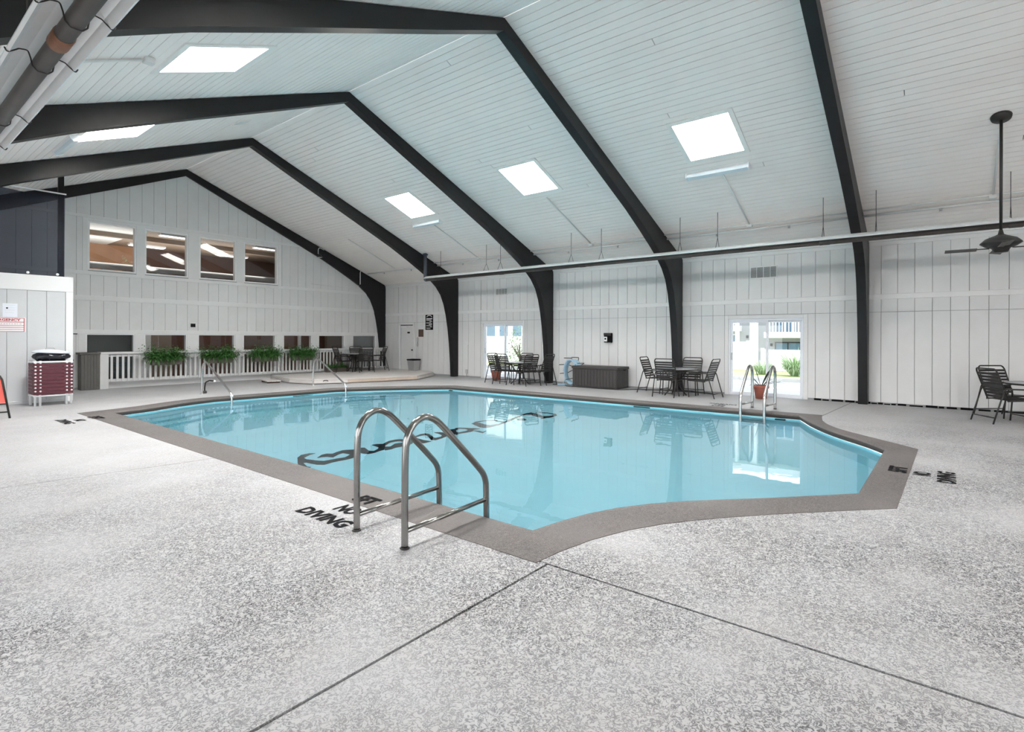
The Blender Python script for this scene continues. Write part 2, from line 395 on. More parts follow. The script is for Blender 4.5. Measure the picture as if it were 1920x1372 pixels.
# steps across the far end
for (d, z) in ((.40,-.34),(.78,-.62),(1.16,-.92)):
    arc = [p for p in INN if p[1] > 13.0]
    arc = sorted(arc, key=lambda p: p[0])
    low = [(p[0]+(.02 if p[0] < 7 else -.02), p[1]-d) for p in reversed(arc)]
    MB().prism([(p[0], p[1]-.02) for p in arc]+low, 'z', PD, z).build('step', M_basin, pool)
LOGO = [[[4.31,7.37,4.29,7.34],[4.3,7.51,4.28,7.48],[4.4,7.66,4.39,7.71],[4.53,7.81,4.56,8.01],[4.57,7.88,4.69,8.13],[4.77,8.01,4.83,8.13],[4.89,8.04,4.9,8.06]],[[4.29,7.5,4.43,7.7],[4.27,7.4,4.44,7.63],[4.31,7.31,4.38,7.42],[4.39,7.33,4.4,7.35]],[[4.4,7.65,4.62,8.0],[4.48,7.62,4.6,7.81],[4.52,7.4,4.66,7.62],[4.59,7.31,4.72,7.52],[4.74,7.34,4.84,7.51],[4.86,7.34,4.96,7.5],[4.97,7.32,5.06,7.47],[5.12,7.33,5.27,7.59]],[[4.75,7.75,4.76,7.78],[4.82,7.74,4.91,7.89],[4.89,7.7,5.01,7.9],[4.93,7.6,5.06,7.82],[5.1,7.7,5.19,7.88],[5.19,7.72,5.32,7.91],[5.23,7.52,5.45,7.83]],[[5.12,7.34,5.39,7.81],[5.26,7.42,5.49,7.83],[5.39,7.54,5.6,7.86],[5.39,7.44,5.67,7.79],[5.44,7.36,5.58,7.54],[5.54,7.35,5.63,7.48],[5.66,7.39,5.75,7.54],[5.79,7.41,5.99,7.76]],[[5.86,7.84,5.88,7.87],[5.85,7.72,5.97,7.87],[5.82,7.56,6.03,7.82],[5.78,7.4,6.09,7.76]],[[5.96,7.62,6.07,7.8],[6.18,7.76,6.28,7.91],[6.31,7.77,6.42,7.91],[6.4,7.73,6.52,7.86],[6.36,7.51,6.57,7.73]],[[5.76,7.36,5.94,7.6],[5.88,7.34,6.01,7.53],[6.02,7.38,6.21,7.65],[6.14,7.36,6.33,7.61],[6.29,7.33,6.54,7.67]],[[6.23,7.34,6.53,7.74],[6.41,7.41,6.61,7.73],[6.77,7.74,6.84,7.86]],[[6.64,7.7,6.75,7.85],[6.82,7.78,6.89,7.87],[6.95,7.8,7.07,7.94],[7.06,7.8,7.18,7.92],[7.0,7.64,7.17,7.78],[6.81,7.35,7.01,7.49]],[[6.67,7.64,6.78,7.75],[6.59,7.45,6.77,7.62],[6.54,7.27,6.74,7.47],[6.74,7.28,6.77,7.3]],[[6.83,7.39,7.04,7.6],[6.87,7.3,7.02,7.46],[7.05,7.33,7.15,7.46],[7.23,7.38,7.44,7.67]],[[7.34,7.83,7.37,7.87],[7.3,7.66,7.44,7.8],[7.22,7.43,7.49,7.69]],[[7.22,7.4,7.43,7.68],[7.4,7.46,7.74,7.84],[7.47,7.39,7.88,7.82],[7.54,7.41,7.91,7.82]],[[7.76,7.67,7.94,7.86],[7.95,7.74,8.04,7.84],[8.0,7.62,8.11,7.72],[7.91,7.41,8.15,7.62],[7.93,7.35,8.15,7.55]],[[7.44,7.34,7.65,7.56],[7.58,7.38,7.69,7.49],[7.73,7.35,7.86,7.49],[7.9,7.34,8.12,7.57]],[[8.01,7.49,8.15,7.63],[8.08,7.43,8.2,7.54],[8.2,7.41,8.23,7.44]],[[7.96,7.38,8.0,7.41],[7.93,7.21,8.05,7.31],[7.91,7.07,8.02,7.17],[8.12,7.16,8.16,7.2]],[[8.52,7.94,8.56,7.97],[8.45,7.78,8.7,8.0],[8.34,7.55,8.72,7.87],[8.33,7.41,8.65,7.68],[8.48,7.36,8.67,7.53],[8.74,7.39,8.87,7.51]],[[8.59,7.94,8.65,8.01],[8.73,7.95,8.82,8.05],[8.9,7.96,8.98,8.02],[9.06,7.89,9.14,7.96],[9.13,7.72,9.22,7.8]],[[8.72,7.37,8.82,7.47],[9.3,7.51,9.46,7.67],[10.02,7.75,10.13,7.85],[10.28,7.79,10.45,7.93],[10.29,7.67,10.62,7.91],[10.18,7.41,10.51,7.63],[10.08,7.16,10.35,7.34],[10.26,7.1,10.46,7.25],[10.61,7.14,10.74,7.24]],[[10.56,7.75,10.62,7.79],[10.7,7.68,10.78,7.74],[10.75,7.49,10.85,7.56],[10.64,7.19,10.8,7.29]],[[9.96,7.15,10.01,7.19],[10.12,7.13,10.25,7.23]],[[9.48,7.44,9.64,7.57],[9.53,7.38,9.76,7.56],[9.56,7.31,9.79,7.49],[9.68,7.33,9.74,7.38]]]
lg = MB()
for rib in LOGO:
    v = []; 
    for (ax, ay, bx, by) in rib: v += [(ax,ay,PD+.006),(bx,by,PD+.006)]
    lg.add(v, [(2*i,2*i+1,2*i+3,2*i+2) for i in range(len(rib)-1)])
lg.build('floor_lettering', M_logo, pool, label='dark navy script lettering painted on the pool floor')
for (x, y, w, d) in ((12.0,5.65,.05,.42),(12.0,2.62,.05,.2),(11.9,12.0,.05,.12)):
    MB().cbox(x-.02, x+.06, y-d/2, y+d/2, -.125, -.095, .008).build('skimmer_mouth', M_black, pool)
MB().cbox(7.9,8.6,14.1,14.16,-.125,-.098,.008).build('skimmer_mouth', M_black, pool)
wo_ = MB().add([(p[0],p[1],-.11) for p in WL], tessellate_polygon([[Vector((*p,0)) for p in WL]])).build('pool_water', M_water)
if wo_.data.polygons[0].normal.z < 0: wo_.data.flip_normals()      # the water surface faces up, so light bends into the pool
tag(wo_, 'calm clear turquoise water filling the pool', 'water')

# ---- long wall on the right: boards between the laminated frames
wr = empty('wall_right', kind='structure')
DOORS = [(2.81,4.66,2.07),(11.82,13.72,2.07),(17.72,18.58,2.08)]
def cells(a0, a1, b0, b1, holes):
    """rectangles of [a0,a1]x[b0,b1] left after cutting the holes (a0,a1,b0,b1)"""
    A = sorted({a0,a1,*[min(max(h[i],a0),a1) for h in holes for i in (0,1)]}); B = sorted({b0,b1,*[min(max(h[i],b0),b1) for h in holes for i in (2,3)]})
    for i in range(len(A)-1):
        for j in range(len(B)-1):
            ca, cb = (A[i]+A[i+1])/2, (B[j]+B[j+1])/2
            if not any(h[0] < ca < h[1] and h[2] < cb < h[3] for h in holes): yield A[i], A[i+1], B[j], B[j+1]
bk = MB()
for (a0,a1,b0,b1) in cells(YB, YG+.15, 0, EZ+.1, [(d[0],d[1],-1,d[2]) for d in DOORS]): bk.box(XR+.022, XR+.2, a0, a1, b0, b1)
bk.build('sheathing', M_backing, wr)
def boards_right(z0, z1):
    for k in range(1, 6):
        ya, yb = YF[k]+.19, YF[k+1]
        if k == 5: yb = YG
        ys = [ya]; y = YF[k]+.19+.30
        while y < yb-.12: ys.append(y); y += .3175
        ys.append(yb)
        for i in range(len(ys)-1):
            for (a0,a1,b0,b1) in cells(ys[i]+.005, ys[i+1]-.005, z0, z1, [(d[0]-.1,d[1]+.1,-1,d[2]+.1) for d in DOORS]):
                if a1-a0 > .03 and b1-b0 > .03: MB().box(XR, XR+.022, a0, a1, b0, b1).build('board', M_wall, wr)
boards_right(.05, 2.475); boards_right(2.595, 3.735)
for k in range(1, 6):
    ya, yb = YF[k]+.19, (YF[k+1] if k < 5 else YG)
    MB().cbox(XR-.012, XR+.022, ya, yb, 2.475, 2.595).build('band_board', M_trim, wr)
    MB().cbox(XR-.012, XR+.022, ya, yb, 3.735, EZ+.02).build('frieze_board', M_trim, wr)
    MB().cbox(XR-.05, XR+.02, ya, yb, EZ-.035, EZ+.03).build('crown_strip', M_trim, wr)
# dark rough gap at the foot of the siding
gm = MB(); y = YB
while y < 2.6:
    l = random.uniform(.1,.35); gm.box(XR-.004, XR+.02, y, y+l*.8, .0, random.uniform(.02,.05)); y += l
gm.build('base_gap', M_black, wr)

# ---- gable wall with two rows of windows
wg = empty('wall_gable', kind='structure')
UP = [(4.58,5.80),(6.03,7.28),(7.62,8.85),(9.11,10.38)]
LOW = [(4.54,5.76),(6.03,7.25),(7.59,8.81),(9.09,10.30),(10.60,11.79),(12.08,13.29),(13.69,14.88)]
UZ, LZ = (3.50,4.95), (.22,1.62)
holes = [(a,b,*UZ) for a,b in UP]+[(a,b,*LZ) for a,b in LOW]
bk = MB()
for (a0,a1,b0,b1) in cells(XL, XR+.15, 0, 5.05, holes):
    if a1 <= XL or b0 >= 5.05: continue
    za, zb = min(b1, roofz(a0)), min(b1, roofz(a1))
    if max(za, zb) > b0+.01: bk.prism([(a0,b0),(a1,b0),(a1,max(zb,b0+.001)),(a0,max(za,b0+.001))], 'y', YG+.022, YG+.16)
bk.prism([(RX-(RZ-5.05)/SL,5.05),(RX+(RZ-5.05)/SL,5.05),(RX,RZ)], 'y', YG+.022, YG+.16)
bk.build('sheathing', M_backing, wg)
GX = [4.31+.3275*k for k in range(-17, 35)]
def boards_gable(z0, z1, cut=()):
    for i in range(len(GX)-1):
        for (a0,a1,b0,b1) in cells(max(GX[i],2.6)+.004, min(GX[i+1],XR)-.004, z0, z1, cut):
            if a1-a0 < .03: continue
            za, zb = min(b1, roofz(a0)-.02), min(b1, roofz(a1)-.02)
            if min(za, zb) <= b0+.02 : 
                if max(za, zb) <= b0+.02: continue
                za, zb = max(za,b0), max(zb,b0)
            poly = [(a0,b0),(a1,b0),(a1,zb),(a0,za)]
            if a0 < RX < a1 and b1 > 7: poly = [(a0,b0),(a1,b0),(a1,zb),(RX,RZ-.02),(a0,za)]
            MB().prism(poly, 'y', YG, YG+.022).build('board', M_wall, wg)
boards_gable(5.11, 8)
boards_gable(3.47, 5.03, [(4.45,10.52,3,6)])
boards_gable(2.745, 3.36)
boards_gable(1.74, 2.60, [])
boards_gable(.05, 1.62, [(4.40,15.0,0,3)])
def gtrim(x0, x1, z0, z1, d=.012, name='trim_board'): MB().cbox(x0, x1, YG-d, YG+.022, z0, z1, .004).build(name, M_trim, wg)
gtrim(2.6, min(XR, RX+(RZ-5.07)/SL), 5.03, 5.11)
gtrim(2.6, XR-.9, 3.36, 3.47); gtrim(2.6, XR-.02, 2.60, 2.745); gtrim(2.6, XR-.02, 1.62, 1.74)
for a, b in [(4.45,4.58),(5.80,6.03),(7.28,7.62),(8.85,9.11),(10.38,10.52)]: gtrim(a, b, 3.47, 5.03, .008)
for a, b in [(4.36,4.54),(5.76,6.03),(7.25,7.59),(8.81,9.09),(10.30,10.60),(11.79,12.08),(13.29,13.69),(14.88,XR)]: gtrim(a, b, .05, 1.62, .008)
gtrim(4.45, 10.52, 4.95, 5.03, .006); gtrim(4.36, XR, .05, .22, .01)
wn = 1
for (lst, (z0, z1), deep) in ((UP, UZ, .11), (LOW, LZ, .07)):
    for a, b in lst:
        w = empty('window_%d' % wn, kind='structure'); wn += 1
        f = MB(); y1 = YG+.16; t = .045 if deep > .1 else .03
        f.box(a, a+t, YG+.01, y1, z0, z1); f.box(b-t, b, YG+.01, y1, z0, z1); f.box(a+t, b-t, YG+.01, y1, z1-t, z1); f.box(a+t, b-t, YG+.01, y1, z0, z0+t)
        f.build('window_frame', M_white, w)
        MB().box(a+t, b-t, YG+deep, YG+deep+.008, z0+t, z1-t).build('pane', M_glass, w)

# ---- ceiling: decking planks on both slopes, with gaps at the skylights
SKY_R = [3.74, 8.28, 12.83, -5.35]; SKY_L = [3.74, 8.32, 12.83, -5.35]; HSY = .62     # skylight centres along the hall, half length
SX0, SX1 = 10.38, 11.574                                                 # their extent across the right slope
def skyx(side): return (SX0, SX1) if side > 0 else (2*RX-SX1, 2*RX-SX0)
COSA = 1/sqrt(1+SL*SL); SINA = SL*COSA
PW = (10.38-RX)/COSA/24; SX1 = RX+33*PW*COSA
def plank_mesh(acc, side, s0, s1, ya, yb, dz):
    """strip of decking from slope distance s0 to s1 below the ridge"""
    v = []
    for (s, up) in ((s0+.004,0),(s1-.004,0),(s1-.004,.03),(s0+.004,.03)):
        x = RX+side*(s*COSA+up*SINA); z = RZ-s*SINA+up*COSA+dz
        v.append((x,z))
    acc.prism(v, 'y', ya, yb)
for side, nm in ((1,'ceiling'),(-1,'ceiling')):
    ce = empty(nm, kind='structure')
    length = (XR-RX)/COSA; rows = int(length/PW)+1
    cy = SKY_R if side > 0 else SKY_L
    xs = skyx(1); sa, sb = (xs[0]-RX)/COSA, (xs[1]-RX)/COSA
    deck = MB()
    for (a0,a1,b0,b1) in cells(YB, YG+.16, 0, length+.05, [(c-HSY,c+HSY,sa,sb) for c in cy]):
        v = [(RX+side*(b0*COSA+.031*SINA), RZ-b0*SINA+.031*COSA), (RX+side*(b1*COSA+.031*SINA), RZ-b1*SINA+.031*COSA),
             (RX+side*(b1*COSA+.16*SINA), RZ-b1*SINA+.16*COSA), (RX+side*(b0*COSA+.16*SINA), RZ-b0*SINA+.16*COSA)]
        deck.prism(v, 'y', a0, a1)
    deck.build('roof_deck', M_gap, ce)
    far = MB(); cnt = 0
    for k in range(len(YF)-1):
        ya, yb = YF[k], YF[k+1] if k < 5 else YG+.02
        single = (k in (1,2,3,4)) if side > 0 else (k in (2,3,4,5))
        for r in range(rows):
            s0, s1 = r*PW, min((r+1)*PW, length)
            if s1-s0 < .02: continue
            cut = sorted([c for c in cy if ya < c < yb and s1 > sa+.01 and s0 < sb-.01])
            segs = [(ya, yb)]
            if cut: segs = [(ya, cut[0]-HSY), (cut[0]+HSY, yb)]
            elif single and side > 0 and random.random() < .1 and cnt < 16:
                m = random.uniform(ya+.8, yb-.8); segs = [(ya, m-.006), (m+.006, yb)]; cnt += 1
            for (p, q) in segs:
                dz = random.uniform(-.0015,.0015)
                if single:
                    b = MB(); plank_mesh(b, side, s0, s1, p, q, dz); b.build('plank', M_ceil, ce)
                else: plank_mesh(far, side, s0, s1, p, q, dz)
    far.build('decking', M_ceil, ce, kind='stuff')

# ---- left side: an open glazed side (only its top band and posts are built) and the partition
wl = empty('wall_left', kind='structure')
MB().box(XL-.15, XL, YB, YG+.15, 2.25, EZ+.1).build('siding_band', M_wall, wl)
for y in YF: MB().box(XL-.15, XL, y-.75, y+.9, 0, 2.25).build('siding_pier', M_wall, wl)
wbk = empty('wall_back', kind='structure')
for (a0,a1,b0,b1) in cells(XL, XR, 0, EZ, [(.8,4.2,-1,2.1),(5.0,8.4,-1,2.1)]): MB().box(a0, a1, YB-.16, YB, b0, b1).build('siding_panel', M_wall, wbk)
MB().prism([(XL,EZ),(XR,EZ),(RX,RZ)], 'y', YB-.16, YB).build('gable_panel', M_wall, wbk)
PY = 16.4; PX = 3.53
wp = empty('wall_partition', kind='structure')
MB().box(XL, PX, PY+.022, PY+.14, 0, 2.9).build('sheathing', M_backing, wp)
MB().box(PX-.12, PX, PY+.14, YG, 0, 2.9).build('return_wall', M_wall2, wp)
x = PX-.14; i = 0
while x > XL+.1:
    x2 = max(x-.345, XL); MB().box(x2+.004, x-.004, PY, PY+.022, .06, 2.60).build('board', M_wall2, wp); x = x2
MB().cbox(XL, PX+.005, PY-.02, PY+.16, 2.60, 2.96).build('header_board', M_white, wp)
MB().cbox(PX-.135, PX+.005, PY-.018, PY+.16, 0, 2.60).build('corner_board', M_white, wp)
MB().cbox(XL, PX-.135, PY-.014, PY+.02, 0, .07).build('base_board', M_wall2, wp)

# ---- sliding glass doors and the utility door
def slider(nm, y0, y1, zt, ym):
    d = empty(nm, kind='structure')
    for k, (a,b,c,e) in enumerate(((y0-.1,y0,0,zt+.1),(y1,y1+.1,0,zt+.1),(y0,y1,zt,zt+.1))): MB().cbox(XR-.02, XR+.03, a, b, c, e).build('casing', M_trim, d)
    f = MB(); X0, X1 = XR+.02, XR+.15
    f.box(X0,X1,y0,y0+.04,.02,zt); f.box(X0,X1,y1-.04,y1,.02,zt); f.box(X0,X1,y0+.04,y1-.04,zt-.05,zt); f.box(X0,X1,y0,y1,0,.035)
    f.build('door_frame', M_vinyl, d)
    for (a, b, xo) in ((y0+.04, ym+.03, .10), (ym-.03, y1-.04, .05)):
        s = MB(); q = .055
        s.box(XR+xo,XR+xo+.035,a,a+q,.035,zt-.05); s.box(XR+xo,XR+xo+.035,b-q,b,.035,zt-.05); s.box(XR+xo,XR+xo+.035,a+q,b-q,zt-.05-q,zt-.05); s.box(XR+xo,XR+xo+.035,a+q,b-q,.035,.035+q)
        so = s.build('sash', M_vinyl, d)
        MB().box(XR+xo+.012,XR+xo+.018,a+q,b-q,.035+q,zt-.05-q).build('pane', M_glass, so)
        if xo < .07: MB().cbox(XR+xo-.03, XR+xo, b-.045, b-.015, .95, 1.15, .008).build('door_handle', M_greyplate, so)
slider('door_1', 2.81, 4.66, 2.07, 3.69)
slider('door_2', 11.82, 13.72, 2.07, 12.7)
d3 = empty('door_3', kind='structure')
for (a,b,c,e) in ((17.63,17.72,0,2.17),(18.58,18.67,0,2.17),(17.72,18.58,2.08,2.17)): MB().cbox(XR-.03, XR+.03, a, b, c, e).build('casing', M_trim, d3)
MB().cbox(XR+.03, XR+.075, 17.74, 18.56, .02, 2.05).build('door_slab', M_wall, d3)
MB().box(XR+.03, XR+.1, 17.72, 18.58, 2.05, 2.08).build('head_gap', M_black, d3)
MB().cbox(XR-.03, XR+.03, 18.12, 18.5, 1.96, 2.02).build('door_closer', M_white, d3)
MB().cbox(XR+.018, XR+.03, 17.97, 18.13, 1.71, 1.78).build('name_plate', M_black, d3)
MB().lathe([(0,0),(.03,0),(.035,.03),(.02,.06)], n=10).build('door_knob', M_knob, d3).matrix_local = Matrix.Translation((XR+.03,17.8,1.0)) @ Matrix.Rotation(-pi/2,4,'Y')
# narrow door by the partition, in the gable wall
d4 = empty('door_4', kind='structure')
MB().cbox(3.56, 4.26, YG-.04, YG-.001, .02, 1.60).build('door_slab', M_wall, d4); MB().box(3.56,4.33,YG-.045,YG-.001,1.60,1.625).build('head_gap', M_black, d4)
for z in (.85,.68): MB().lathe([(0,0),(.045,0),(.045,.03),(0,.06)], n=10).build('door_knob', M_knob, d4).matrix_local = Matrix.Translation((4.2,YG-.04,z)) @ Matrix.Rotation(pi/2,4,'X')

# ---- laminated arched frames
def arch_profile():
    half_in = [(7.1955,6.86),(8.6,6.24),(10.2,5.55),(11.3,5.07),(12.1,4.72),(12.9,4.32),(13.5,4.0),(13.95,3.74),(14.3,3.47),(14.55,3.18),(14.72,2.82),(14.84,2.4),(14.94,1.9),(15.02,1.3),(15.08,.6),(15.11,0)]
    top = RZ-.012
    outer = [(RX,top),(XR-.01,EZ-.012),(XR-.01,0)]
    right = [outer[0],outer[1],outer[2]]+list(reversed(half_in))
    return half_in, right
HI, PR = arch_profile()
PRW = {'arched_beam': None}
mir = lambda p: (2*RX-p[0], p[1])
full = [(RX,RZ-.012),(XR-.004,EZ-.012),(XR-.004,0)]+list(reversed(HI))+[mir(p) for p in HI[1:]]+[mir((XR-.004,0)),mir((XR-.004,EZ-.012))]
ARL = ['dark laminated roof arch behind the ceiling fan, mostly out of view', None,
       'dark laminated roof arch whose foot stands between the glass door and the ceiling fan bay',
       'dark laminated roof arch whose foot stands behind the table beside the deck box',
       'dark laminated roof arch whose foot stands between the far glass door and the blue hose',
       'dark laminated roof arch whose foot stands beside the far glass door and the black sign',
       'dark laminated roof arch against the gable wall, thinnest in view']
for k in range(1, 7):
    yy = YF[k]
    lab = ARL[k] or 'dark laminated roof arch behind the camera beyond the ceiling fan'
    m = MB().prism(full, 'y', yy, yy+(.19 if k < 6 else YG+.02-yy))
    tag(m.build('arched_beam', M_beam), lab, 'beam', 'arched roof beams')

# ---- skylights
SLAB = {1:['skylight in the right slope straight above a strip light, nearest the ceiling fan','skylight in the right slope without a strip light beside it','skylight in the right slope nearest the gable windows, above a short strip light','skylight in the right slope behind the camera, out of view'],
        -1:['skylight in the left slope ahead of the second arch, out of view','skylight in the left slope framed by two arches below the tube heater','skylight in the left slope half hidden behind an arch, beside a strip light','skylight in the left slope behind the camera, out of view']}
for side, cy in ((1,SKY_R),(-1,SKY_L)):
    for i, c in enumerate(cy):
        x0, x1 = skyx(1); s0, s1 = (x0-RX)/COSA, (x1-RX)/COSA
        t = thing('skylight', SLAB[side][i], 'skylight', group='roof skylights')
        def P(s, up): return (RX+side*(s*COSA+up*SINA), RZ-s*SINA+up*COSA)
        def strip(acc, sa, sb, ya, yb, ua, ub): acc.prism([P(sa,ua),P(sb,ua),P(sb,ub),P(sa,ub)], 'y', ya, yb)
        fr = MB(); w = .075
        strip(fr, s0-.02, s0+w, c-HSY-.02, c+HSY+.02, -.022, .005); strip(fr, s1-w, s1+.02, c-HSY-.02, c+HSY+.02, -.022, .005)
        strip(fr, s0+w, s1-w, c-HSY-.02, c-HSY+w, -.022, .005); strip(fr, s0+w, s1-w, c+HSY-w, c+HSY+.02, -.022, .005)
        fr.build('frame', M_skyframe, t)
        we = MB(); q = .05
        strip(we, s0, s0+q, c-HSY, c+HSY, 0, .42); strip(we, s1-q, s1, c-HSY, c+HSY, 0, .42)
        strip(we, s0+q, s1-q, c-HSY, c-HSY+q, 0, .42); strip(we, s0+q, s1-q, c+HSY-q, c+HSY, 0, .42)
        we.build('light_well', M_skyframe, t)
        # domed acrylic pane lit by the sky above it
        v = []; f = []; N_ = 6
        for a in range(N_+1):
            for b in range(N_+1):
                u, w2 = a/N_, b/N_; h = .42+.14*sin(pi*u)*sin(pi*w2); p = P(s0+q+(s1-s0-2*q)*u, h); v.append((p[0], c-HSY+q+(2*HSY-2*q)*w2, p[1]))
        for a in range(N_):
            for b in range(N_): f.append((a*(N_+1)+b, (a+1)*(N_+1)+b, (a+1)*(N_+1)+b+1, a*(N_+1)+b+1))
        MB().add(v, f, True).build('dome_pane', M_dome[side], t)
# ================================================================== OBJECTS
# ---- pool ladders and stair rails
LP = [(0,0),(0,.70),(.02,.83),(.09,.915),(.19,.95),(.29,.92),(.39,.84),(.80,.45),(.88,.36),(.905,.25),(.905,-.75)]
def smooth(P, k=2):
    for _ in range(k):
        Q = [P[0]]
        for a, b in zip(P, P[1:]): Q += [tuple(a[i]*.75+b[i]*.25 for i in range(len(a))), tuple(a[i]*.25+b[i]*.75 for i in range(len(a)))]
        P = Q+[P[-1]]
    return P
def ladder(label, loc, rz, sep, r=.0262, M_steel=M_steel):
    t = thing('pool_ladder', label, 'ladder', loc, rz, 'pool ladders')
    for s in (-sep/2, sep/2):
        MB().tube([(x, s, z) for x, z in smooth(LP)], r, 14).build('handrail', M_steel, t)
        MB().tube([(0,s,.125),(.905,s,.155)], r*.72, 10).build('brace', M_steel, t)
        MB().lathe([(.028,.001),(.037,.003),(.036,.008),(.027,.012)], (0,s,0), 14).build('base_ring', M_iron, t)
    for z in (-.16,-.42,-.68): MB().cbox(.86,.95,-sep/2,sep/2,z-.015,z+.015).build('tread', M_steel, t)
    return t
ladder('steel pool ladder standing at the near coping beside the DIVING lettering', (2.6,3.38,0), 0, .585)
ladder('steel pool ladder on the far pool edge in front of the potted plant', (12.80,3.13,0), pi, .47, .03, M_steel2)
def stair_rail(label, x, y0, M_steel=M_steel2):
    t = thing('stair_rail', label, 'handrail', (x,y0,0), 0, 'pool stair rails')
    P = [(0,0,0),(0,0,.60),(0,-.05,.78),(0,-.17,.87),(0,-.30,.86),(0,-.40,.81),(0,-1.62,.20),(0,-1.74,.12),(0,-1.76,0),(0,-1.76,-.30)]
    MB().tube(smooth(P), .026, 12).build('rail', M_steel, t)
    MB().lathe([(.03,.001),(.05,.004),(.05,.014),(.028,.03)], (0,0,0), 12).build('base_ring', M_steel, t)
    MB().lathe([(.027,0),(.034,.0),(.034,.05),(.027,.05)], (0,-1.757,.05), 10).build('joint_collar', M_alu, t)
stair_rail('single steel stair rail entering the pool in front of the grey railing', 6.1, 15.55)
stair_rail('single steel stair rail entering the pool in front of the wooden platform', 9.4, 15.60)
t = thing('gooseneck_pipe', 'short bent grey pipe with white cap beside the stair rail by the grey railing', 'pipe', (6.25,15.75,0))
MB().tube([(0,0,0),(0,0,.16),(.02,0,.30),(.12,0,.34),(.24,0,.32)], .018, 8, .06).build('pipe', M_knob, t)
MB().lathe([(.045,0),(.06,.03),(.045,.07)], (0,0,0), 10).build('base_fitting', M_tube, t)
MB().lathe([(0,-.03),(.03,-.02),(.035,.01),(0,.035)], (.25,0,.315), 10).build('cap', M_white, t)

# ---- painted warnings on the deck
def text_mesh(s, w, h):
    cu = bpy.data.curves.new('t', 'FONT'); cu.body = s; cu.size = 1; cu.resolution_u = 2; cu.offset = .045
    ob = bpy.data.objects.new('t', cu); COL.objects.link(ob)
    me = bpy.data.meshes.new_from_object(ob.evaluated_get(bpy.context.evaluated_depsgraph_get()))
    bpy.data.objects.remove(ob)
    xs = [v.co.x for v in me.vertices]; ys = [v.co.y for v in me.vertices]
    for v in me.vertices: v.co = ((v.co.x-min(xs))/(max(xs)-min(xs))*w, (v.co.y-min(ys))/(max(ys)-min(ys))*h, 0)
    return me
def warning(label, loc, rz, words_):
    t = thing('deck_marking', label, 'marking', loc, rz, 'painted deck warnings')
    for (s, x, y, w, h, z) in words_:
        me = text_mesh(s, w, h); me.materials.append(M_black); inst('lettering', me, t, (x,y,z))
# local x = reading direction, local y = towards the pool
warning('black 5FT NO DIVING warning painted beside the near ladder foot', (2.535,4.51,0), -pi/2, [('DIVING',0,0,.69,.165,.003),('NO',.21,.24,.26,.175,.003),('5FT',.12,.50,.26,.18,.014)])
warning('black 5FT NO DIVING warning painted at the short pool end by the cove corner', (7.45,-.10,0), 0, [('DIVING',0,0,.61,.17,.003),('NO',.22,.215,.21,.175,.003),('5FT',.20,.44,.34,.18,.014)])
warning('black 3FT NO DIVING warning painted near the maroon strapped towel cart', (2.48,12.75,0), -pi/2, [('DIVING',0,0,.72,.17,.003),('NO',.2,.22,.27,.17,.003),('3FT',.02,.47,.42,.2,.014)])
warning('black 5FT NO DIVING warning painted by the table beside the far ladder', (13.05,3.85,0), pi/2, [('DIVING',-.1,0,.62,.15,.003),('NO',.1,.2,.25,.15,.003),('5FT',.05,.4,.34,.15,.003)])

# ---- strap chairs
def chair_proto():
    t = thing('strap_chair', '', 'chair', group='black strap patio chairs')
    W = .27; r = .0135
    bp = [(-W,-.20,.42),(-W,-.385,.93),(-W+.03,-.412,1.0),(W-.03,-.412,1.0),(W,-.385,.93),(W,-.20,.42)]
    MB().tube(bp, r, 8, .09).build('back_frame', M_iron, t)
    MB().tube([(-W,-.22,.42),(-W,.27,.44),(W,.27,.44),(W,-.22,.42)], r, 8, .06).build('seat_frame', M_iron, t)
    for s in (-1,1):
        X = s*(W+.025)
        MB().tube([(X,.20,0),(X,.235,.40)], r, 8).build('leg', M_iron, t)
        MB().tube([(X,.235,.40),(X,.23,.63),(X,-.27,.64),(X,-.30,.58)], r*1.05, 8, .07).build('armrest', M_iron, t)
        MB().tube([(X,-.30,.58),(X,-.47,0)], r, 8).build('leg', M_iron, t)
    for (y, z) in ((-.44,.115),(.21,.13)): MB().tube([(-W-.02,y,z),(W+.02,y,z)], r*.8, 8).build('stretcher', M_iron, t)
    sm = MB().box(-W-.004, W+.004, -.007, .007, -.0225, .0225).mesh('strap', M_strap)
    for i in range(8):
        q = (i+.7)/8; o = inst('strap', sm, t, (0, -.205-.18*q-.002, .44+.485*q)); o.rotation_euler = (radians(20),0,0)
    for i in range(6):
        o = inst('strap', sm, t, (0, -.155+.075*i, .426+.003*i)); o.rotation_euler = (radians(88),0,0)
    return t
CH0 = chair_proto(); used = [False]
def chair(rear, face, label, z=0):
    """rear: middle of the two rear feet, face: direction the sitter looks in"""
    d = Vector((face[0],face[1],0)).normalized(); rz = math.atan2(d.y, d.x)-pi/2; loc = (rear[0]+d.x*.47, rear[1]+d.y*.47, z)
    if not used[0]:
        used[0] = True; CH0.location = loc; CH0.rotation_euler = (0,0,rz); CH0['label'] = label; return CH0
    return tree_copy(CH0, loc, rz, label)
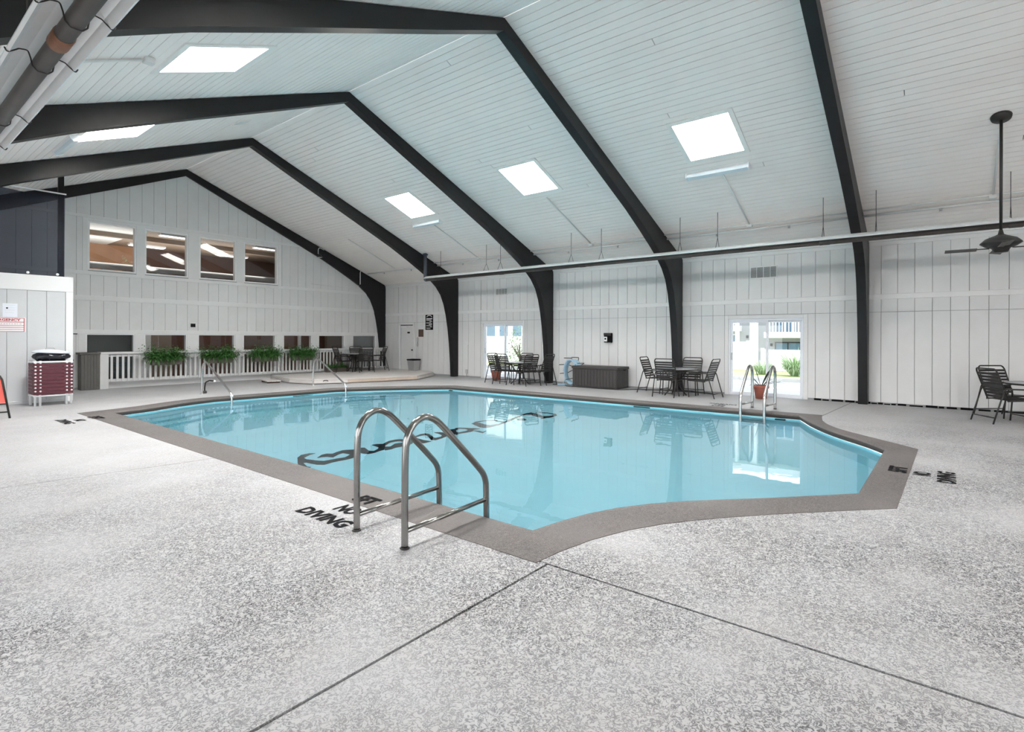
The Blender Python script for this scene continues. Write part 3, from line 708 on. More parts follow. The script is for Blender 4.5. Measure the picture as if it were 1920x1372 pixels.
def table(label, c, z=0, r=.53):
    t = thing('patio_table', label, 'table', (*c, z), .3, 'round patio tables')
    MB().lathe([(r-.03,.69),(r,.70),(r,.725),(r-.012,.733),(0,.733)], n=28).build('table_top', M_tabletop, t)
    MB().tube([(cos(2*pi*k/24)*r, sin(2*pi*k/24)*r, .705) for k in range(24)], .016, 6, closed=True).build('rim', M_iron, t)
    for k in range(4):
        a = pi/2*k+.4; c_, s_ = cos(a), sin(a)
        MB().tube([(.33*c_,.33*s_,.70),(.10*c_,.10*s_,.38),(.13*c_,.13*s_,.2),(.30*c_,.30*s_,0)], .016, 8, .12).build('leg', M_iron, t)
    MB().tube([(cos(2*pi*k/16)*.11, sin(2*pi*k/16)*.11, .36) for k in range(16)], .009, 6, closed=True).build('leg_ring', M_iron, t)
table('round patio table in front of the arch between the deck box and near glass door', (14.15,5.68))
chair((14.5,6.83), (0,-1), 'black strap chair beside the deck box, turned side-on to the pool')
chair((13.43,5.73), (1,0), 'black strap chair with its back to the pool, between the deck box and far ladder')
chair((15.02,5.5), (-1,0), 'black strap chair against the arch, facing the pool across the round table')
chair((14.2,4.55), (.06,1), 'black strap chair nearest the potted plant and the glass door behind the far ladder')
table('round pale-topped patio table in front of the far glass door', (14.2,11.05))
chair((14.15,12.3), (0,-1), 'black strap chair in front of the terracotta pot, half hidden behind another chair')
chair((13.57,11.42), (1,0), 'black strap chair with its back to the pool, overlapping the terracotta pot')
chair((15.0,11.3), (-1,0), 'black strap chair behind the pale-topped table, close to the far glass door')
chair((13.82,10.2), (.3,1), 'black strap chair between the pale-topped table and the chair by the blue hose')
chair((14.55,10.0), (0,1), 'black strap chair beside the blue hose, partly in front of an arch foot')
table('round patio table under the ceiling fan, cut by the picture edge', (14.05,-1.42))
chair((13.35,-.535), (.5,-.868), 'black strap chair nearest the pool under the ceiling fan')
chair((14.86,-.69), (-.77,-.64), 'black strap chair against the siding under the ceiling fan, facing the pool')
PZ = .155
table('round dark patio table on the wooden platform', (13.0,18.55), PZ)
chair((12.15,18.75), (1,-.2), 'dark strap chair on the platform, beside the planter in front of the railing', PZ)
chair((13.0,17.72), (.35,.93), 'dark strap chair on the platform with its back to the pool', PZ)
chair((13.25,18.95), (-.1,-1), 'dark strap chair on the platform behind the table, by the railing', PZ) if False else chair((13.4,19.1), (-.2,-1), 'dark strap chair on the platform behind the table, by the railing', PZ)
chair((14.42,18.28), (-.93,.36), 'dark strap chair on the platform in front of the last arch foot', PZ)

# red sling chair cut by the picture edge, seen from behind
t = thing('sling_chair', 'red sling chair with black tube frame in front of the white partition', 'chair', (1.56,13.73,0))
for s in (-1,1):
    MB().tube([(s*.46,0,0),(s*.375,.16,.72),(s*.34,.17,.80)], .017, 8, .04).build('back_post', M_iron, t)
    MB().tube([(s*.34,.66,0),(s*.32,.60,.38),(s*.36,.14,.36)], .016, 8, .03).build('leg', M_iron, t)
    MB().tube([(s*.32,.60,.38),(s*.33,.56,.60),(s*.31,.17,.62)], .015, 8, .05).build('armrest', M_iron, t)
for (z, w_, y) in ((.27,.42,.06),(.12,.44,.027),(.80,.34,.17)): MB().tube([(-w_,y,z),(w_,y,z)], .014, 8).build('cross_bar', M_iron, t)
v = []
for (y, z, w_) in ((.066,.29,.415),(.165,.74,.365)): v += [(-w_,y,z),(w_,y,z),(w_,y+.008,z),(-w_,y+.008,z)]
MB().add(v, [(0,1,5,4),(2,3,7,6),(1,2,6,5),(3,0,4,7),(0,3,2,1),(4,5,6,7)]).build('back_sling', M_red, t)
MB().cbox(-.30,.30,.14,.60,.355,.37).build('seat_sling', M_red, t)

# ---- towel cart made of white pipe with maroon straps, and the lidded bin inside it
t = thing('towel_cart', 'white pipe towel cart with woven maroon straps in front of the partition', 'cart', (3.02,15.85,0))
hx, hy = .315, .25
lm = MB().tube([(0,0,0),(0,0,1.0)], .022, 10).mesh('post', M_pvc)
for sx in (-1,1):
    for sy in (-1,1):
        inst('post', lm, t, (sx*hx,sy*hy,0)); inst('post', lm, t, (sx*(hx-.085),sy*hy,0)) if sy < 0 else inst('post', lm, t, (sx*hx,sy*(hy-.08),0))
for z in (.22,.97):
    for s in (-1,1):
        MB().tube([(-hx-.03,s*hy,z),(hx+.03,s*hy,z)], .021, 8).build('rail', M_pvc, t); MB().tube([(s*hx,-hy-.02,z),(s*hx,hy+.02,z)], .021, 8).build('rail', M_pvc, t)
MB().cbox(-hx,hx,-hy,hy,.19,.215).build('floor_tray', M_grey_plastic, t)
fs = MB().cbox(-hx-.026,hx+.026,-.004,.004,-.036,.036,.003).mesh('strap', M_maroon); ss = MB().cbox(-.004,.004,-hy-.02,hy+.02,-.036,.036,.003).mesh('strap', M_maroon)
cp = MB().lathe([(0,-.006),(.018,-.006),(.02,.004),(0,.012)], n=8).mesh('strap_cap', M_pvc)
for i in range(9):
    z = .285+i*.078
    for s in (-1,1):
        inst('strap', fs, t, (0,s*(hy+.026),z)); inst('strap', ss, t, (s*(hx+.026),0,z))
    for xx in (-hx,-hx+.085,hx-.085,hx):
        o = inst('strap_cap', cp, t, (xx,-hy-.031,z+.04)); o.rotation_euler = (pi/2,0,0)
t = thing('lidded_bin', 'black bagged bin with loose white lid sitting inside the towel cart', 'bin', (3.02,15.85,.216))
MB().lathe([(.16,0),(.19,.4),(.20,.76)], n=16).build('bin_body', M_grey_plastic, t)
bm_ = MB(); N_ = 22
prf = [(.215,.70),(.25,.79),(.33,.83),(.345,.87),(.32,.92),(.28,.945)]
vv = []
for i,(r_,z_) in enumerate(prf):
    for k in range(N_):
        a = 2*pi*k/N_; rr = .95*r_*(1+.05*sin(5*a+i)+.03*sin(9*a+2*i)); vv.append((rr*1.05*cos(a), rr*.78*sin(a), z_+.012*sin(4*a+i)))
bm_.add(vv, [(i*N_+k,i*N_+(k+1) % N_,(i+1)*N_+(k+1) % N_,(i+1)*N_+k) for i in range(len(prf)-1) for k in range(N_)], True).build('bin_liner', M_bag, t)
ld = MB(); ld.lathe([(.33,0),(.345,.012),(.335,.03),(.27,.055),(.12,.085),(0,.088)], n=22)
lo = ld.build('lid', M_lidw, t); lo.location = (-.0,0,.945); lo.rotation_euler = (0,radians(3.5),0); lo.scale = (1.0,.8,1)
MB().tube([(-.1,0,.08),(-.08,0,.12),(.04,0,.12),(.08,0,.08)], .012, 8, .03).build('lid_handle', M_greyplate, lo)

# ---- signs on the partition
t = thing('emergency_sign', 'white and red EMERGENCY sign on the partition, cut by the picture edge', 'sign', (2.32,PY,1.8))
MB().cbox(-.35,.35,-.008,0,-.165,.165).build('sign_board', M_signw, t)
fr = MB()
for (a,b,c,e) in ((-.335,.335,.145,.155),(-.335,.335,-.155,-.145),(-.335,-.322,-.155,.155),(.322,.335,-.155,.155),(-.335,.335,.055,.068),(-.335,.335,-.02,-.01),(-.335,.335,-.065,-.055),(-.335,.335,-.108,-.10)): fr.box(a,b,-.0105,-.008,c,e)
fr.build('red_lines', M_signred, t)
me = text_mesh('EMERGENCY', .54, .052); me.materials.append(M_signred); o = inst('lettering', me, t, (-.27,-.0095,.085)); o.rotation_euler = (pi/2,0,0)
fr = MB(); 
for k in range(13): fr.box(-.29+k*.045,-.29+k*.045+random.uniform(.015,.036),-.0095,-.008,.012,.03)
fr.build('small_print', M_greyplate, t)
t = thing('paper_notice', 'white paper notice with small dark mark above the EMERGENCY sign', 'notice', (2.41,PY,2.13))
MB().box(-.125,.125,-.004,0,-.155,.15).build('sheet', M_paper, t)
MB().lathe([(0,0),(.017,0),(.017,.002),(0,.002)], (0,0,0), 12).build('round_mark', M_black, t).matrix_local = Matrix.Translation((-.05,-.004,.045)) @ Matrix.Rotation(pi/2,4,'X')
fr = MB()
for k in range(4): fr.box(-.09,.09-random.uniform(0,.04),-.0048,-.004,.11-k*.055-.003,.11-k*.055)
fr.build('print_lines', M_greyplate, t)

# ---- mesh curtain above the partition
t = thing('mesh_curtain', 'dark navy mesh curtain hung above the white partition', 'curtain', (PX-.15,PY+.05,2.95))
v = []; f = []; NX = 46; NZ = 10; X_0 = XL+.02-(PX-.15)
for i in range(NX+1):
    for j in range(NZ+1):
        a = i/NX; b = j/NZ; v.append((X_0*(1-a), .025*sin(a*23)*(.4+.6*b)+.012*sin(a*57+b*4), b*1.97-.07*sin(pi*a*3)*(b > .95)))
for i in range(NX):
    for j in range(NZ): f.append((i*(NZ+1)+j,(i+1)*(NZ+1)+j,(i+1)*(NZ+1)+j+1,i*(NZ+1)+j+1))
MB().add(v, f, True).build('net', M_curtain, t)
MB().tube([(X_0,0,1.99),(.03,0,1.99)], .017, 8).build('top_pipe', M_alu, t)
gm_ = MB().lathe([(.012,0),(.03,0),(.03,.008),(.012,.008)], n=10).mesh('grommet', M_white)
for k in range(7):
    o = inst('grommet', gm_, t, (-.14-.53*k,-.05,.055)); o.rotation_euler = (pi/2,0,0)
pst = MB().cbox(3.27,3.38,PY+.09,PY+.17,2.9,roofz(3.27)-.01).build('curtain_post', M_beam)
tag(pst, 'dark square post rising to the roof at the free end of the mesh curtain', 'post')

# ---- counter stub and railing in front of the gable windows
t = thing('counter_stub', 'grey-brown boarded counter stub at the end of the white railing', 'counter', (4.53,19.2,0))
MB().box(-.215,.215,-.04,.3,.0,1.02).build('carcass', M_counter, t)
for k in range(6): MB().cbox(-.215+k*.0717+.002,-.215+(k+1)*.0717-.002,-.055,-.04,.01,1.01,.003).build('board', M_counter, t)
MB().cbox(-.26,.235,-.085,.34,1.02,1.08).build('cap', M_counter, t)
t = thing('railing', 'long white picket railing in front of the lower gable windows', 'railing', (4.86,19.25,0))
x_end = 15.05-4.86
MB().cbox(-.105,.105,-.09,.09,0,1.02).build('end_post', M_picket, t); MB().cbox(-.13,x_end,-.10,.10,1.02,1.085).build('top_rail', M_picket, t)
MB().cbox(.105,x_end,-.03,.03,.94,1.02).build('upper_rail', M_picket, t); MB().cbox(.105,x_end,-.03,.03,.20,.28).build('bottom_rail', M_picket, t)
pk = MB().box(-.03,.03,-.05,-.03,.205,1.0).mesh('picket', M_picket)
x = .19
while x < x_end-.03: inst('picket', pk, t, (x,0,0)); x += .1425
tag(MB().box(4.97,XR-.02,19.42,YG-.012,0,.2).build('trim_1', M_wall), 'x', 'x'); tr_ = bpy.data.objects['trim_1']; del tr_['label'], tr_['category']; tr_['kind'] = 'structure'

# ---- ferns in planter boxes
def leaf(acc, base, d, up, L, w, bend, seg=3):
    d = Vector(d).normalized(); s = d.cross(Vector((0,0,1))); s = s.normalized() if s.length > .01 else Vector((1,0,0)); p = Vector(base); v = []
    for i in range(seg+1):
        q = i/seg; ww = w*(.25+1.5*q if q < .5 else 2.0*(1-q))*.9+.0008
        pos = p+d*L*q*(1-.2*q)+Vector((0,0,1))*(up*q-bend*q*q)*L
        v += [tuple(pos-s*ww), tuple(pos+s*ww)]
    acc.add(v, [(2*i,2*i+1,2*i+3,2*i+2) for i in range(seg)])
def fern_mesh(half, nleaf, h, seed):
    rnd = random.Random(seed); m = MB()
    for i in range(nleaf):
        bx = rnd.uniform(-half,half)*.75; by = rnd.uniform(-.06,.06); a = rnd.uniform(0,2*pi); e = rnd.random()
        L = rnd.uniform(.16,.34)*h; dirv = (cos(a)*1.1, sin(a)*.75-.25, -.35+1.4*e)
        # a frond: stem leaf with short leaflets
        leaf(m, (bx,by,0), dirv, rnd.uniform(.3,1.0), L, .018, rnd.uniform(.4,1.3))
        dv = Vector(dirv).normalized(); up = rnd.uniform(.1,.5)
        for j in range(5):
            q = .3+.15*j; p = Vector((bx,by,0))+dv*L*q+Vector((0,0,1))*L*up*q
            leaf(m, p, (dv.x+rnd.uniform(-1.3,1.3), dv.y+rnd.uniform(-1,1), rnd.uniform(-.2,.6)), .1, rnd.uniform(.06,.12), .026, .4, 2)
    return m
FL = ['bushy green fern in the railing planter nearest the counter stub','bushy green fern in the railing planter behind the first stair rail','round bushy fern in the railing planter, third from the counter stub','bushy fern in the railing planter nearest the platform chairs']
for i, (a, b) in enumerate(((5.95,6.90),(7.56,8.50),(9.10,10.08),(10.55,11.48))):
    c = (a+b)/2; hw = (b-a)/2
    t = thing('planter_box', ['long grey-brown planter box hung on the railing by the counter stub','grey-brown planter box hung on the railing behind the stair rail','grey-brown planter box hung on the railing, third from the counter stub','grey-brown planter box hung on the railing nearest the platform chairs'][i], 'planter', (c,19.05,.66), 0, 'railing planters')
    MB().cbox(-hw*.86,hw*.86,-.095,.095,0,.19).build('box', M_planter, t); MB().box(-hw*.8,hw*.8,-.08,.08,.19,.197).build('soil', M_soil, t)
    for s in (-.5,.5): MB().tube([(s*hw,.1,.1),(s*hw,.12,.46),(s*hw,.32,.46)], .008, 6, .02).build('hook', M_wire, t)
    t = thing('fern', FL[i], 'plant', (c,19.02,.86), 0, 'railing ferns')
    fern_mesh(hw*1.15, 430, 1.3, 20+i).build('fronds', M_fern, t, kind='stuff')
t = thing('planter_box', 'long low planter box standing on the platform under the railing', 'planter', (12.5,19.0,PZ))
MB().cbox(-.5,.5,-.1,.1,0,.16).build('box', M_planter, t); MB().box(-.46,.46,-.08,.08,.16,.167).build('soil', M_soil, t)
t = thing('fern', 'low green fern in the box on the platform, behind chair legs', 'plant', (12.5,19.0,PZ+.165))
fern_mesh(.5, 110, .72, 31).build('fronds', M_fern, t, kind='stuff')

# ---- wooden platform with deck boards
POLY = [(9.85,19.12),(9.42,17.02),(9.67,16.08),(10.66,15.59),(13.15,14.97),(14.85,15.91),(15.3,16.6),(15.3,19.12)]
t = thing('platform', 'low wooden platform of pale deck boards carrying a table and chairs', 'platform')
inner = [(p[0]+(12.3-p[0])*.02, p[1]+(17.3-p[1])*.03) for p in POLY]
MB().prism(inner, 'z', .03, PZ-.03).build('joists', M_darkwood, t)
y = 14.9
while y < 19.2:
    q = clip(clip(POLY, 0, -1, -(y+.003)), 0, 1, y+.137)
    if len(q) >= 3: MB().prism(q, 'z', PZ-.03, PZ).build('board', M_deckb, t)
    y += .14
for i in range(7):
    a, b = Vector(POLY[i]), Vector(POLY[i+1]); d = (b-a).normalized(); nn = Vector((-d.y,d.x))
    c = Vector((12.3,17.3)); nn = nn if nn.dot(a-c) > 0 else -nn
    if i == 6: continue
    m_ = M_tan if i in (3,) else M_deckb
    MB().prism([a[:],b[:],(b+nn*.03)[:],(a+nn*.03)[:]], 'z', .025, PZ-.035).build('fascia', m_, t)
t = thing('cleat_hook', 'small black hook on the front corner of the wooden platform', 'hook', (9.95,15.92,.09))
MB().tube([(0,0,0),(.02,-.04,.03),(.1,-.08,.03),(.15,-.07,-.01),(.12,-.06,-.045)], .012, 6, .02).build('hook', M_black, t)
t = thing('low_step', 'low pinkish wooden step beside the platform under the railing', 'step', (9.2,17.9,0), radians(75))
for k in range(3): MB().cbox(-.5,.5,-.22+k*.15,-.08+k*.15,.05,.085).build('board', M_deckb, t)
for s in (-.4,.4): MB().cbox(s-.03,s+.03,-.2,.2,0,.05).build('bearer', M_darkwood, t)
t = thing('waste_bin', 'grey waste bin with black rim between the platform and utility door', 'bin', (15.02,17.3,PZ))
m = MB(); 
def rr(hx_, hy_, z): return [(-hx_,-hy_,z),(hx_,-hy_,z),(hx_,hy_,z),(-hx_,hy_,z)]
m.add(rr(.14,.16,0)+rr(.18,.215,.46)+rr(.165,.20,.46)+rr(.13,.15,.02), [(0,1,5,4),(1,2,6,5),(2,3,7,6),(3,0,4,7),(4,5,9,8),(5,6,10,9),(6,7,11,10),(7,4,8,11),(8,9,13,12),(9,10,14,13),(10,11,15,14),(11,8,12,15),(12,13,14,15),(0,3,2,1)]).build('bin_body', M_grey_plastic, t)
MB().tube(rr(.185,.22,.455), .028, 8, .04, closed=True).build('rim', M_black, t)

# ---- deck box, hose and its holder
t = thing('deck_box', 'long charcoal panelled deck storage box against the siding', 'box', (14.9,8.42,0))
MB().cbox(-.36,.36,-.78,.78,.02,.60).build('body', M_box, t)
for k in range(14):
    y = -.76+k*.1086; MB().cbox(-.375,-.36,y+.006,y+.1026,.05,.555,.004).build('rib', M_box, t)
for k in range(5):
    x = -.34+k*.137; MB().cbox(x+.005,x+.13,-.795,-.78,.05,.555,.004).build('rib', M_box, t)
MB().cbox(-.385,.385,-.81,.81,.58,.665,.015).build('lid', M_box, t)
MB().cbox(.0,.16,-.812,-.8,.555,.578).build('handle_slot', M_black, t)
t = thing('hose_reel', 'dark spoked hose holder on the siding beside the deck box', 'reel', (15.28,9.5,.55))
MB().lathe([(0,0),(.12,0),(.12,.05),(0,.05)], n=14).build('hub', M_iron, t).matrix_local = Matrix.Rotation(-pi/2,4,'Y')
for k in range(8):
    a = 2*pi*k/8+.3; MB().tube([(-.03,0,0),(-.05,.36*cos(a),.36*sin(a)),(-.5,.38*cos(a),.38*sin(a))], .012, 6, .05).build('spoke', M_iron, t)
t = thing('vacuum_hose', 'pale blue pool hose coiled on the spoked holder beside the deck box', 'hose', (15.0,9.5,.5))
P = []
for k in range(5*28+1):
    a = 2*pi*k/28; rr_ = .29+.012*sin(k*.37); P.append((-.16+.062*(k/28)+.01*sin(k*.9), rr_*cos(a)*(.80+.035*(k/28)), rr_*1.32*sin(a)-.06))
P += [(.0,.25,-.3),(-.1,.3,-.47),(-.2,.1,-.478),(-.35,.35,-.478)]
MB().tube(P, .021, 8).build('coil', M_hose, t)
tag(MB().tube([(14.75,10.1,.012),(14.85,9.7,.012),(14.5,9.4,.012),(14.42,8.2,.012),(14.45,7.5,.012),(14.9,7.2,.012),(15.2,6.5,.012),(15.2,5.2,.012),(14.95,4.9,.012)], .012, 6, .15).build('floor_cable', M_cable), 'black cable lying on the deck along the deck box and chairs', 'cable')

# ---- potted plants
def pot(label, c, r, h):
    t = thing('flower_pot', label, 'pot', (*c,0), 0)
    MB().lathe([(r*.68,0),(r*.9,h*.76),(r*.92,h*.78),(r,h*.78),(r,h),(r*.9,h),(r*.86,h*.8)], n=20).build('pot_body', M_terra, t)
    MB().lathe([(0,h*.86),(r*.88,h*.86)], n=20, caps=False).build('soil', M_soil, t)
pot('terracotta pot by the near glass door, seen between the far ladder rails', (14.8,3.68), .19, .35)
pot('terracotta pot in front of the far glass door, behind black chairs', (14.95,12.72), .20, .36)
t = thing('potted_plant', 'sparse long-leaved plant in the terracotta pot by the near glass door', 'plant', (14.8,3.68,.30))
rnd = random.Random(5)
for i, (dx, dy, L, upk) in enumerate([(0,.15,.46,1.1),(.1,.5,.4,.8),(0,-.9,.62,.55),(0,-1,.8,.42),(-.2,.8,.36,.6),(.3,-.2,.52,1.0),(-.3,-.6,.5,.7),(.2,.9,.38,.35)]):
    m = MB(); leaf(m, (0,dy*.03,0), (dx,dy,.25), upk, L, .05, .55, 5); m.build('leaf', M_leaf, t)
    P = [Vector((0,dy*.03,0))+Vector((dx,dy,.25)).normalized()*L*q*(1-.2*q)+Vector((0,0,(upk*q-.55*q*q)*L-.004)) for q in (0,.2,.4,.6)]
    MB().tube(P, .006, 6).build('stem', M_leaf, t)
t = thing('potted_plant', 'dark spiky plant behind the black chairs at the far glass door', 'plant', (14.95,12.72,.31))
for i in range(12):
    a = 2*pi*i/12+.2; m = MB(); leaf(m, (0,0,0), (cos(a)*.6,sin(a)*.6,.6), .9, rnd.uniform(.45,.72), .026, .5, 4); m.build('leaf', M_leaf, t)

# ---- fittings on the long wall
t = thing('wall_dispenser', 'black wall dispenser with white face between the two glass doors', 'dispenser', (XR,8.36,1.38))
MB().cbox(-.11,0,-.14,.12,.02,.32,.012).build('body', M_black, t); MB().cbox(-.13,-.11,-.14,.12,.235,.32,.006).build('hood', M_iron, t)
MB().cbox(-.118,-.11,.0,.115,.05,.20,.004).build('face', M_white, t); MB().lathe([(0,0),(.03,0),(.03,.006),(0,.006)], n=12).build('button', M_black, t).matrix_local = Matrix.Translation((-.118,.06,.135)) @ Matrix.Rotation(-pi/2,4,'Y')
MB().cbox(-.09,-.02,-.12,.03,0,.02,.004).build('nozzle', M_greyplate, t)
t = thing('rules_sign', 'black sign with white text lines high beside the utility door', 'sign', (XR,16.70,2.165))
MB().cbox(-.02,0,-.265,.265,-.345,.345,.004).build('board', M_white, t); MB().box(-.024,-.02,-.235,.235,-.315,.315).build('black_panel', M_black, t)
m = MB()
for k in range(9):
    a0, a1 = pi*k/9, pi*(k+1)/9; m.add([(-.0255,.13*cos(a),.215+.055*sin(a)) for a in (a0,a1)]+[(-.0255,.165*cos(a),.215+.085*sin(a)) for a in (a1,a0)], [(0,1,2,3)])
z = .17
for k, (h_, l0, l1) in enumerate([(.04,-.18,.18),(.012,-.19,.12),(.012,-.19,.15),(.02,.02,.17),(.012,-.19,.1),(.012,-.19,.16),(.022,-.02,.17),(.012,-.19,.14),(.012,-.19,.15),(.02,.06,.16),(.012,-.19,.05),(.012,-.17,.08)]):
    m.box(-.0255,-.024,-l1,-l0,z-h_,z); z -= h_+.022
m.build('white_print', M_white, t)
t = thing('brown_plaque', 'small brown plaque with pale frame below the black sign', 'sign', (XR,17.21,1.72))
MB().cbox(-.018,0,-.20,.20,-.205,.205,.004).build('frame', M_trim, t); MB().box(-.021,-.018,-.155,.155,-.155,.155).build('panel', M_brown, t)
t = thing('wall_phone', 'small grey handset with hanging cord between the utility door and plaque', 'phone', (XR,17.42,1.4))
MB().cbox(-.05,0,-.04,.04,-.06,.14,.008).build('handset', M_greyplate, t); MB().tube([(-.03,0,-.06),(-.03,.04,-.18),(-.03,.0,-.26),(-.03,-.04,-.16),(-.03,-.01,-.06)], .006, 6, .04).build('cord', M_cable, t)
def vent(label, y0, y1, z0, z1):
    t = thing('wall_vent', label, 'vent', (XR,(y0+y1)/2,(z0+z1)/2), 0, 'wall vents'); hy_, hz_ = (y1-y0)/2, (z1-z0)/2
    MB().box(-.006,0,-hy_+.02,hy_-.02,-hz_+.02,hz_-.02).build('backing', M_lounge_g, t)
    f = MB()
    for (a,b,c,e) in ((-hy_,hy_,hz_-.025,hz_),(-hy_,hy_,-hz_,-hz_+.025),(-hy_,-hy_+.025,-hz_+.025,hz_-.025),(hy_-.025,hy_,-hz_+.025,hz_-.025)): f.box(-.022,0,a,b,c,e)
    for k in (1,2,3): f.box(-.018,0,-hy_+k*hy_/2-.008,-hy_+k*hy_/2+.008,-hz_+.02,hz_-.02)
    f.build('frame', M_trim, t)
    sm_ = MB().add([(-.016,-hy_+.02,.004),(-.004,-hy_+.02,-.006),(-.004,hy_-.02,-.006),(-.016,hy_-.02,.004),(-.016,-hy_+.02,.009),(-.004,-hy_+.02,-.001),(-.004,hy_-.02,-.001),(-.016,hy_-.02,.009)], [(0,1,2,3),(7,6,5,4),(0,3,7,4),(1,0,4,5),(2,1,5,6),(3,2,6,7)]).mesh('slat', M_greyplate)
    z = -hz_+.045
    while z < hz_-.03: inst('slat', sm_, t, (0,0,z)); z += .028
vent('slatted wall vent high above the near glass door', 3.43, 4.10, 3.135, 3.46)
vent('slatted wall vent high above the far glass door', 12.52, 13.09, 3.11, 3.37)
t = thing('wall_outlet', 'dark square outlet in pale plate above the lower gable windows', 'outlet', (7.425,YG,1.92))
MB().cbox(-.11,.11,-.012,0,-.095,.095,.004).build('plate', M_trim, t); MB().box(-.075,.075,-.016,-.012,-.06,.06).build('socket', M_black, t)
t = thing('wall_conduit', 'thin painted conduit running down to an outlet between the sign and far glass door', 'conduit', (XR,14.5,0))
MB().tube([(-.02,0,1.25),(-.02,0,.34),(-.02,.06,.26)], .012, 6, .05).build('conduit', M_wall, t); MB().cbox(-.05,0,.0,.12,.14,.30,.01).build('outlet_box', M_greyplate, t); MB().tube([(-.03,.06,.14),(-.04,.06,.02)], .014, 6).build('drop', M_greyplate, t)
t = thing('wall_conduit', 'thin painted conduit running up the wall beside the utility door', 'conduit', (XR,17.5,0))
MB().tube([(-.016,0,.25),(-.016,0,3.75)], .012, 6).build('conduit', M_wall, t)

# ---- tube heaters hung along both sides
CPL_Y = 4.8
def heater(label, x, z, ya, yb, chains, wires, flue):
    t = thing('tube_heater', label, 'heater', (x,ya,z)); L = yb-ya; TZ = -.048
    # reflector: trapezoid hood open below, with turned-out lips
    pr = [(-.205,-.015),(-.188,-.03),(-.15,.02),(-.075,.06),(.075,.06),(.15,.02),(.188,-.03),(.205,-.015)]
    v = []; m = MB()
    for (px_, pz_) in pr: v += [(px_,0,pz_),(px_,L,pz_)]
    v2 = [(a*1.012,b,c+.006) for a,b,c in v]
    nq = len(pr)
    m.add(v+v2, [(2*i,2*i+1,2*i+3,2*i+2) for i in range(nq-1)]+[(2*nq+2*i+2,2*nq+2*i+3,2*nq+2*i+1,2*nq+2*i) for i in range(nq-1)]+[(0,2*nq,2*nq+1,1),(2*nq-2,2*nq-1,4*nq-1,4*nq-2)])
    m.build('reflector', M_alu, t)
    MB().tube([(0,-.05,TZ),(0,L+.05,TZ)], .0585, 16).build('radiant_tube', M_tube, t)
    y = CPL_Y-ya if not flue else 2.0
    while y < L-.3:
        cpl = MB(); cpl.lathe([(.061,-.1),(.066,-.09),(.066,.09),(.061,.1)], n=16, caps=False); o = cpl.build('coupling', M_tube if flue else M_rust, t); o.location = (0,y,TZ); o.rotation_euler = (pi/2,0,0); y += 3.05
    for y in wires:
        P = [(-.214,y-ya,-.005),(-.20,y-ya,-.036),(-.165,y-ya,-.01),(-.135,y-ya,.015),(-.085,y-ya,.025),(-.068,y-ya,-.03)]
        Q = P+[(-.06,y-ya,-.08),(-.03,y-ya,-.112),(.03,y-ya,-.112),(.06,y-ya,-.08)]+[(-a,b,c) for a,b,c in reversed(P)]
        MB().tube(Q, .005, 6, .02).build('hanger_wire', M_wire, t)
    for y in chains:
        top = roofz(x)-z-.01
        c = MB().tube([(0,y-ya,.30),(0,y-ya,top)], .006, 6)
        c.tube([(-.14,y-ya,.05),(0,y-ya,.30),(.14,y-ya,.05)], .006, 6)
        c.build('chain', M_wire, t)
    if flue:
        f = MB(); f.tube([(0,L+.02,TZ),(0,L+.12,TZ),(0,L+.12,roofz(x)-z-.02)], .062, 12, .07); f.build('flue', M_navy, t)
        MB().lathe([(.066,0),(.10,.03),(.10,.06)], (0,L+.12,roofz(x)-z-.10), 14, False).build('flue_collar', M_navy, t)
    return t
heater('long radiant tube heater with white reflector hung along the glass door wall', 13.42, 3.69, -3.0, 14.72, [-1.9,-.93,1.12,2.08,4.34,5.28,7.55,8.55,11.25,11.86,14.03], [], True)
heater('radiant tube heater with rusty tube and reflector hung overhead by the camera', .965, 3.66, -2.0, 13.4, [5.9,9.0,12.4], [2.3,3.0,3.72,4.42,5.35,7.0,8.2,9.4,10.6], False)

# ---- ceiling fan
t = thing('ceiling_fan', 'dark ceiling fan on a long downrod in front of the siding', 'fan', (11.95,-.71,roofz(11.95)))
z0 = 3.10-roofz(11.95)
ca = MB(); ca.lathe([(.02,-.07),(.13,-.045),(.14,0),(.10,.02)], n=18); o = ca.build('canopy', M_iron, t); o.rotation_euler = (0,math.atan(SL),0)
MB().tube([(0,0,-.03),(0,0,z0+.2)], .022, 10).build('downrod', M_iron, t)
MB().lathe([(.025,.24),(.04,.17),(.10,.14),(.2,.10),(.265,.035),(.27,.02),(.2,-.03),(.12,-.06),(.10,-.10),(.09,-.125),(0,-.13)], (0,0,z0), 24).build('motor_housing', M_iron, t)
for k in range(4):
    a = pi/2*k+.05; b = MB().cbox(.30,.72,-.075,.075,-.006,.006).build('blade', M_counter, t); b.location = (0,0,z0-.06); b.rotation_euler = (radians(10),0,a)
    i_ = MB().cbox(.14,.33,-.02,.02,-.008,.008).build('blade_iron', M_iron, t); i_.location = (0,0,z0-.055); i_.rotation_euler = (0,0,a)

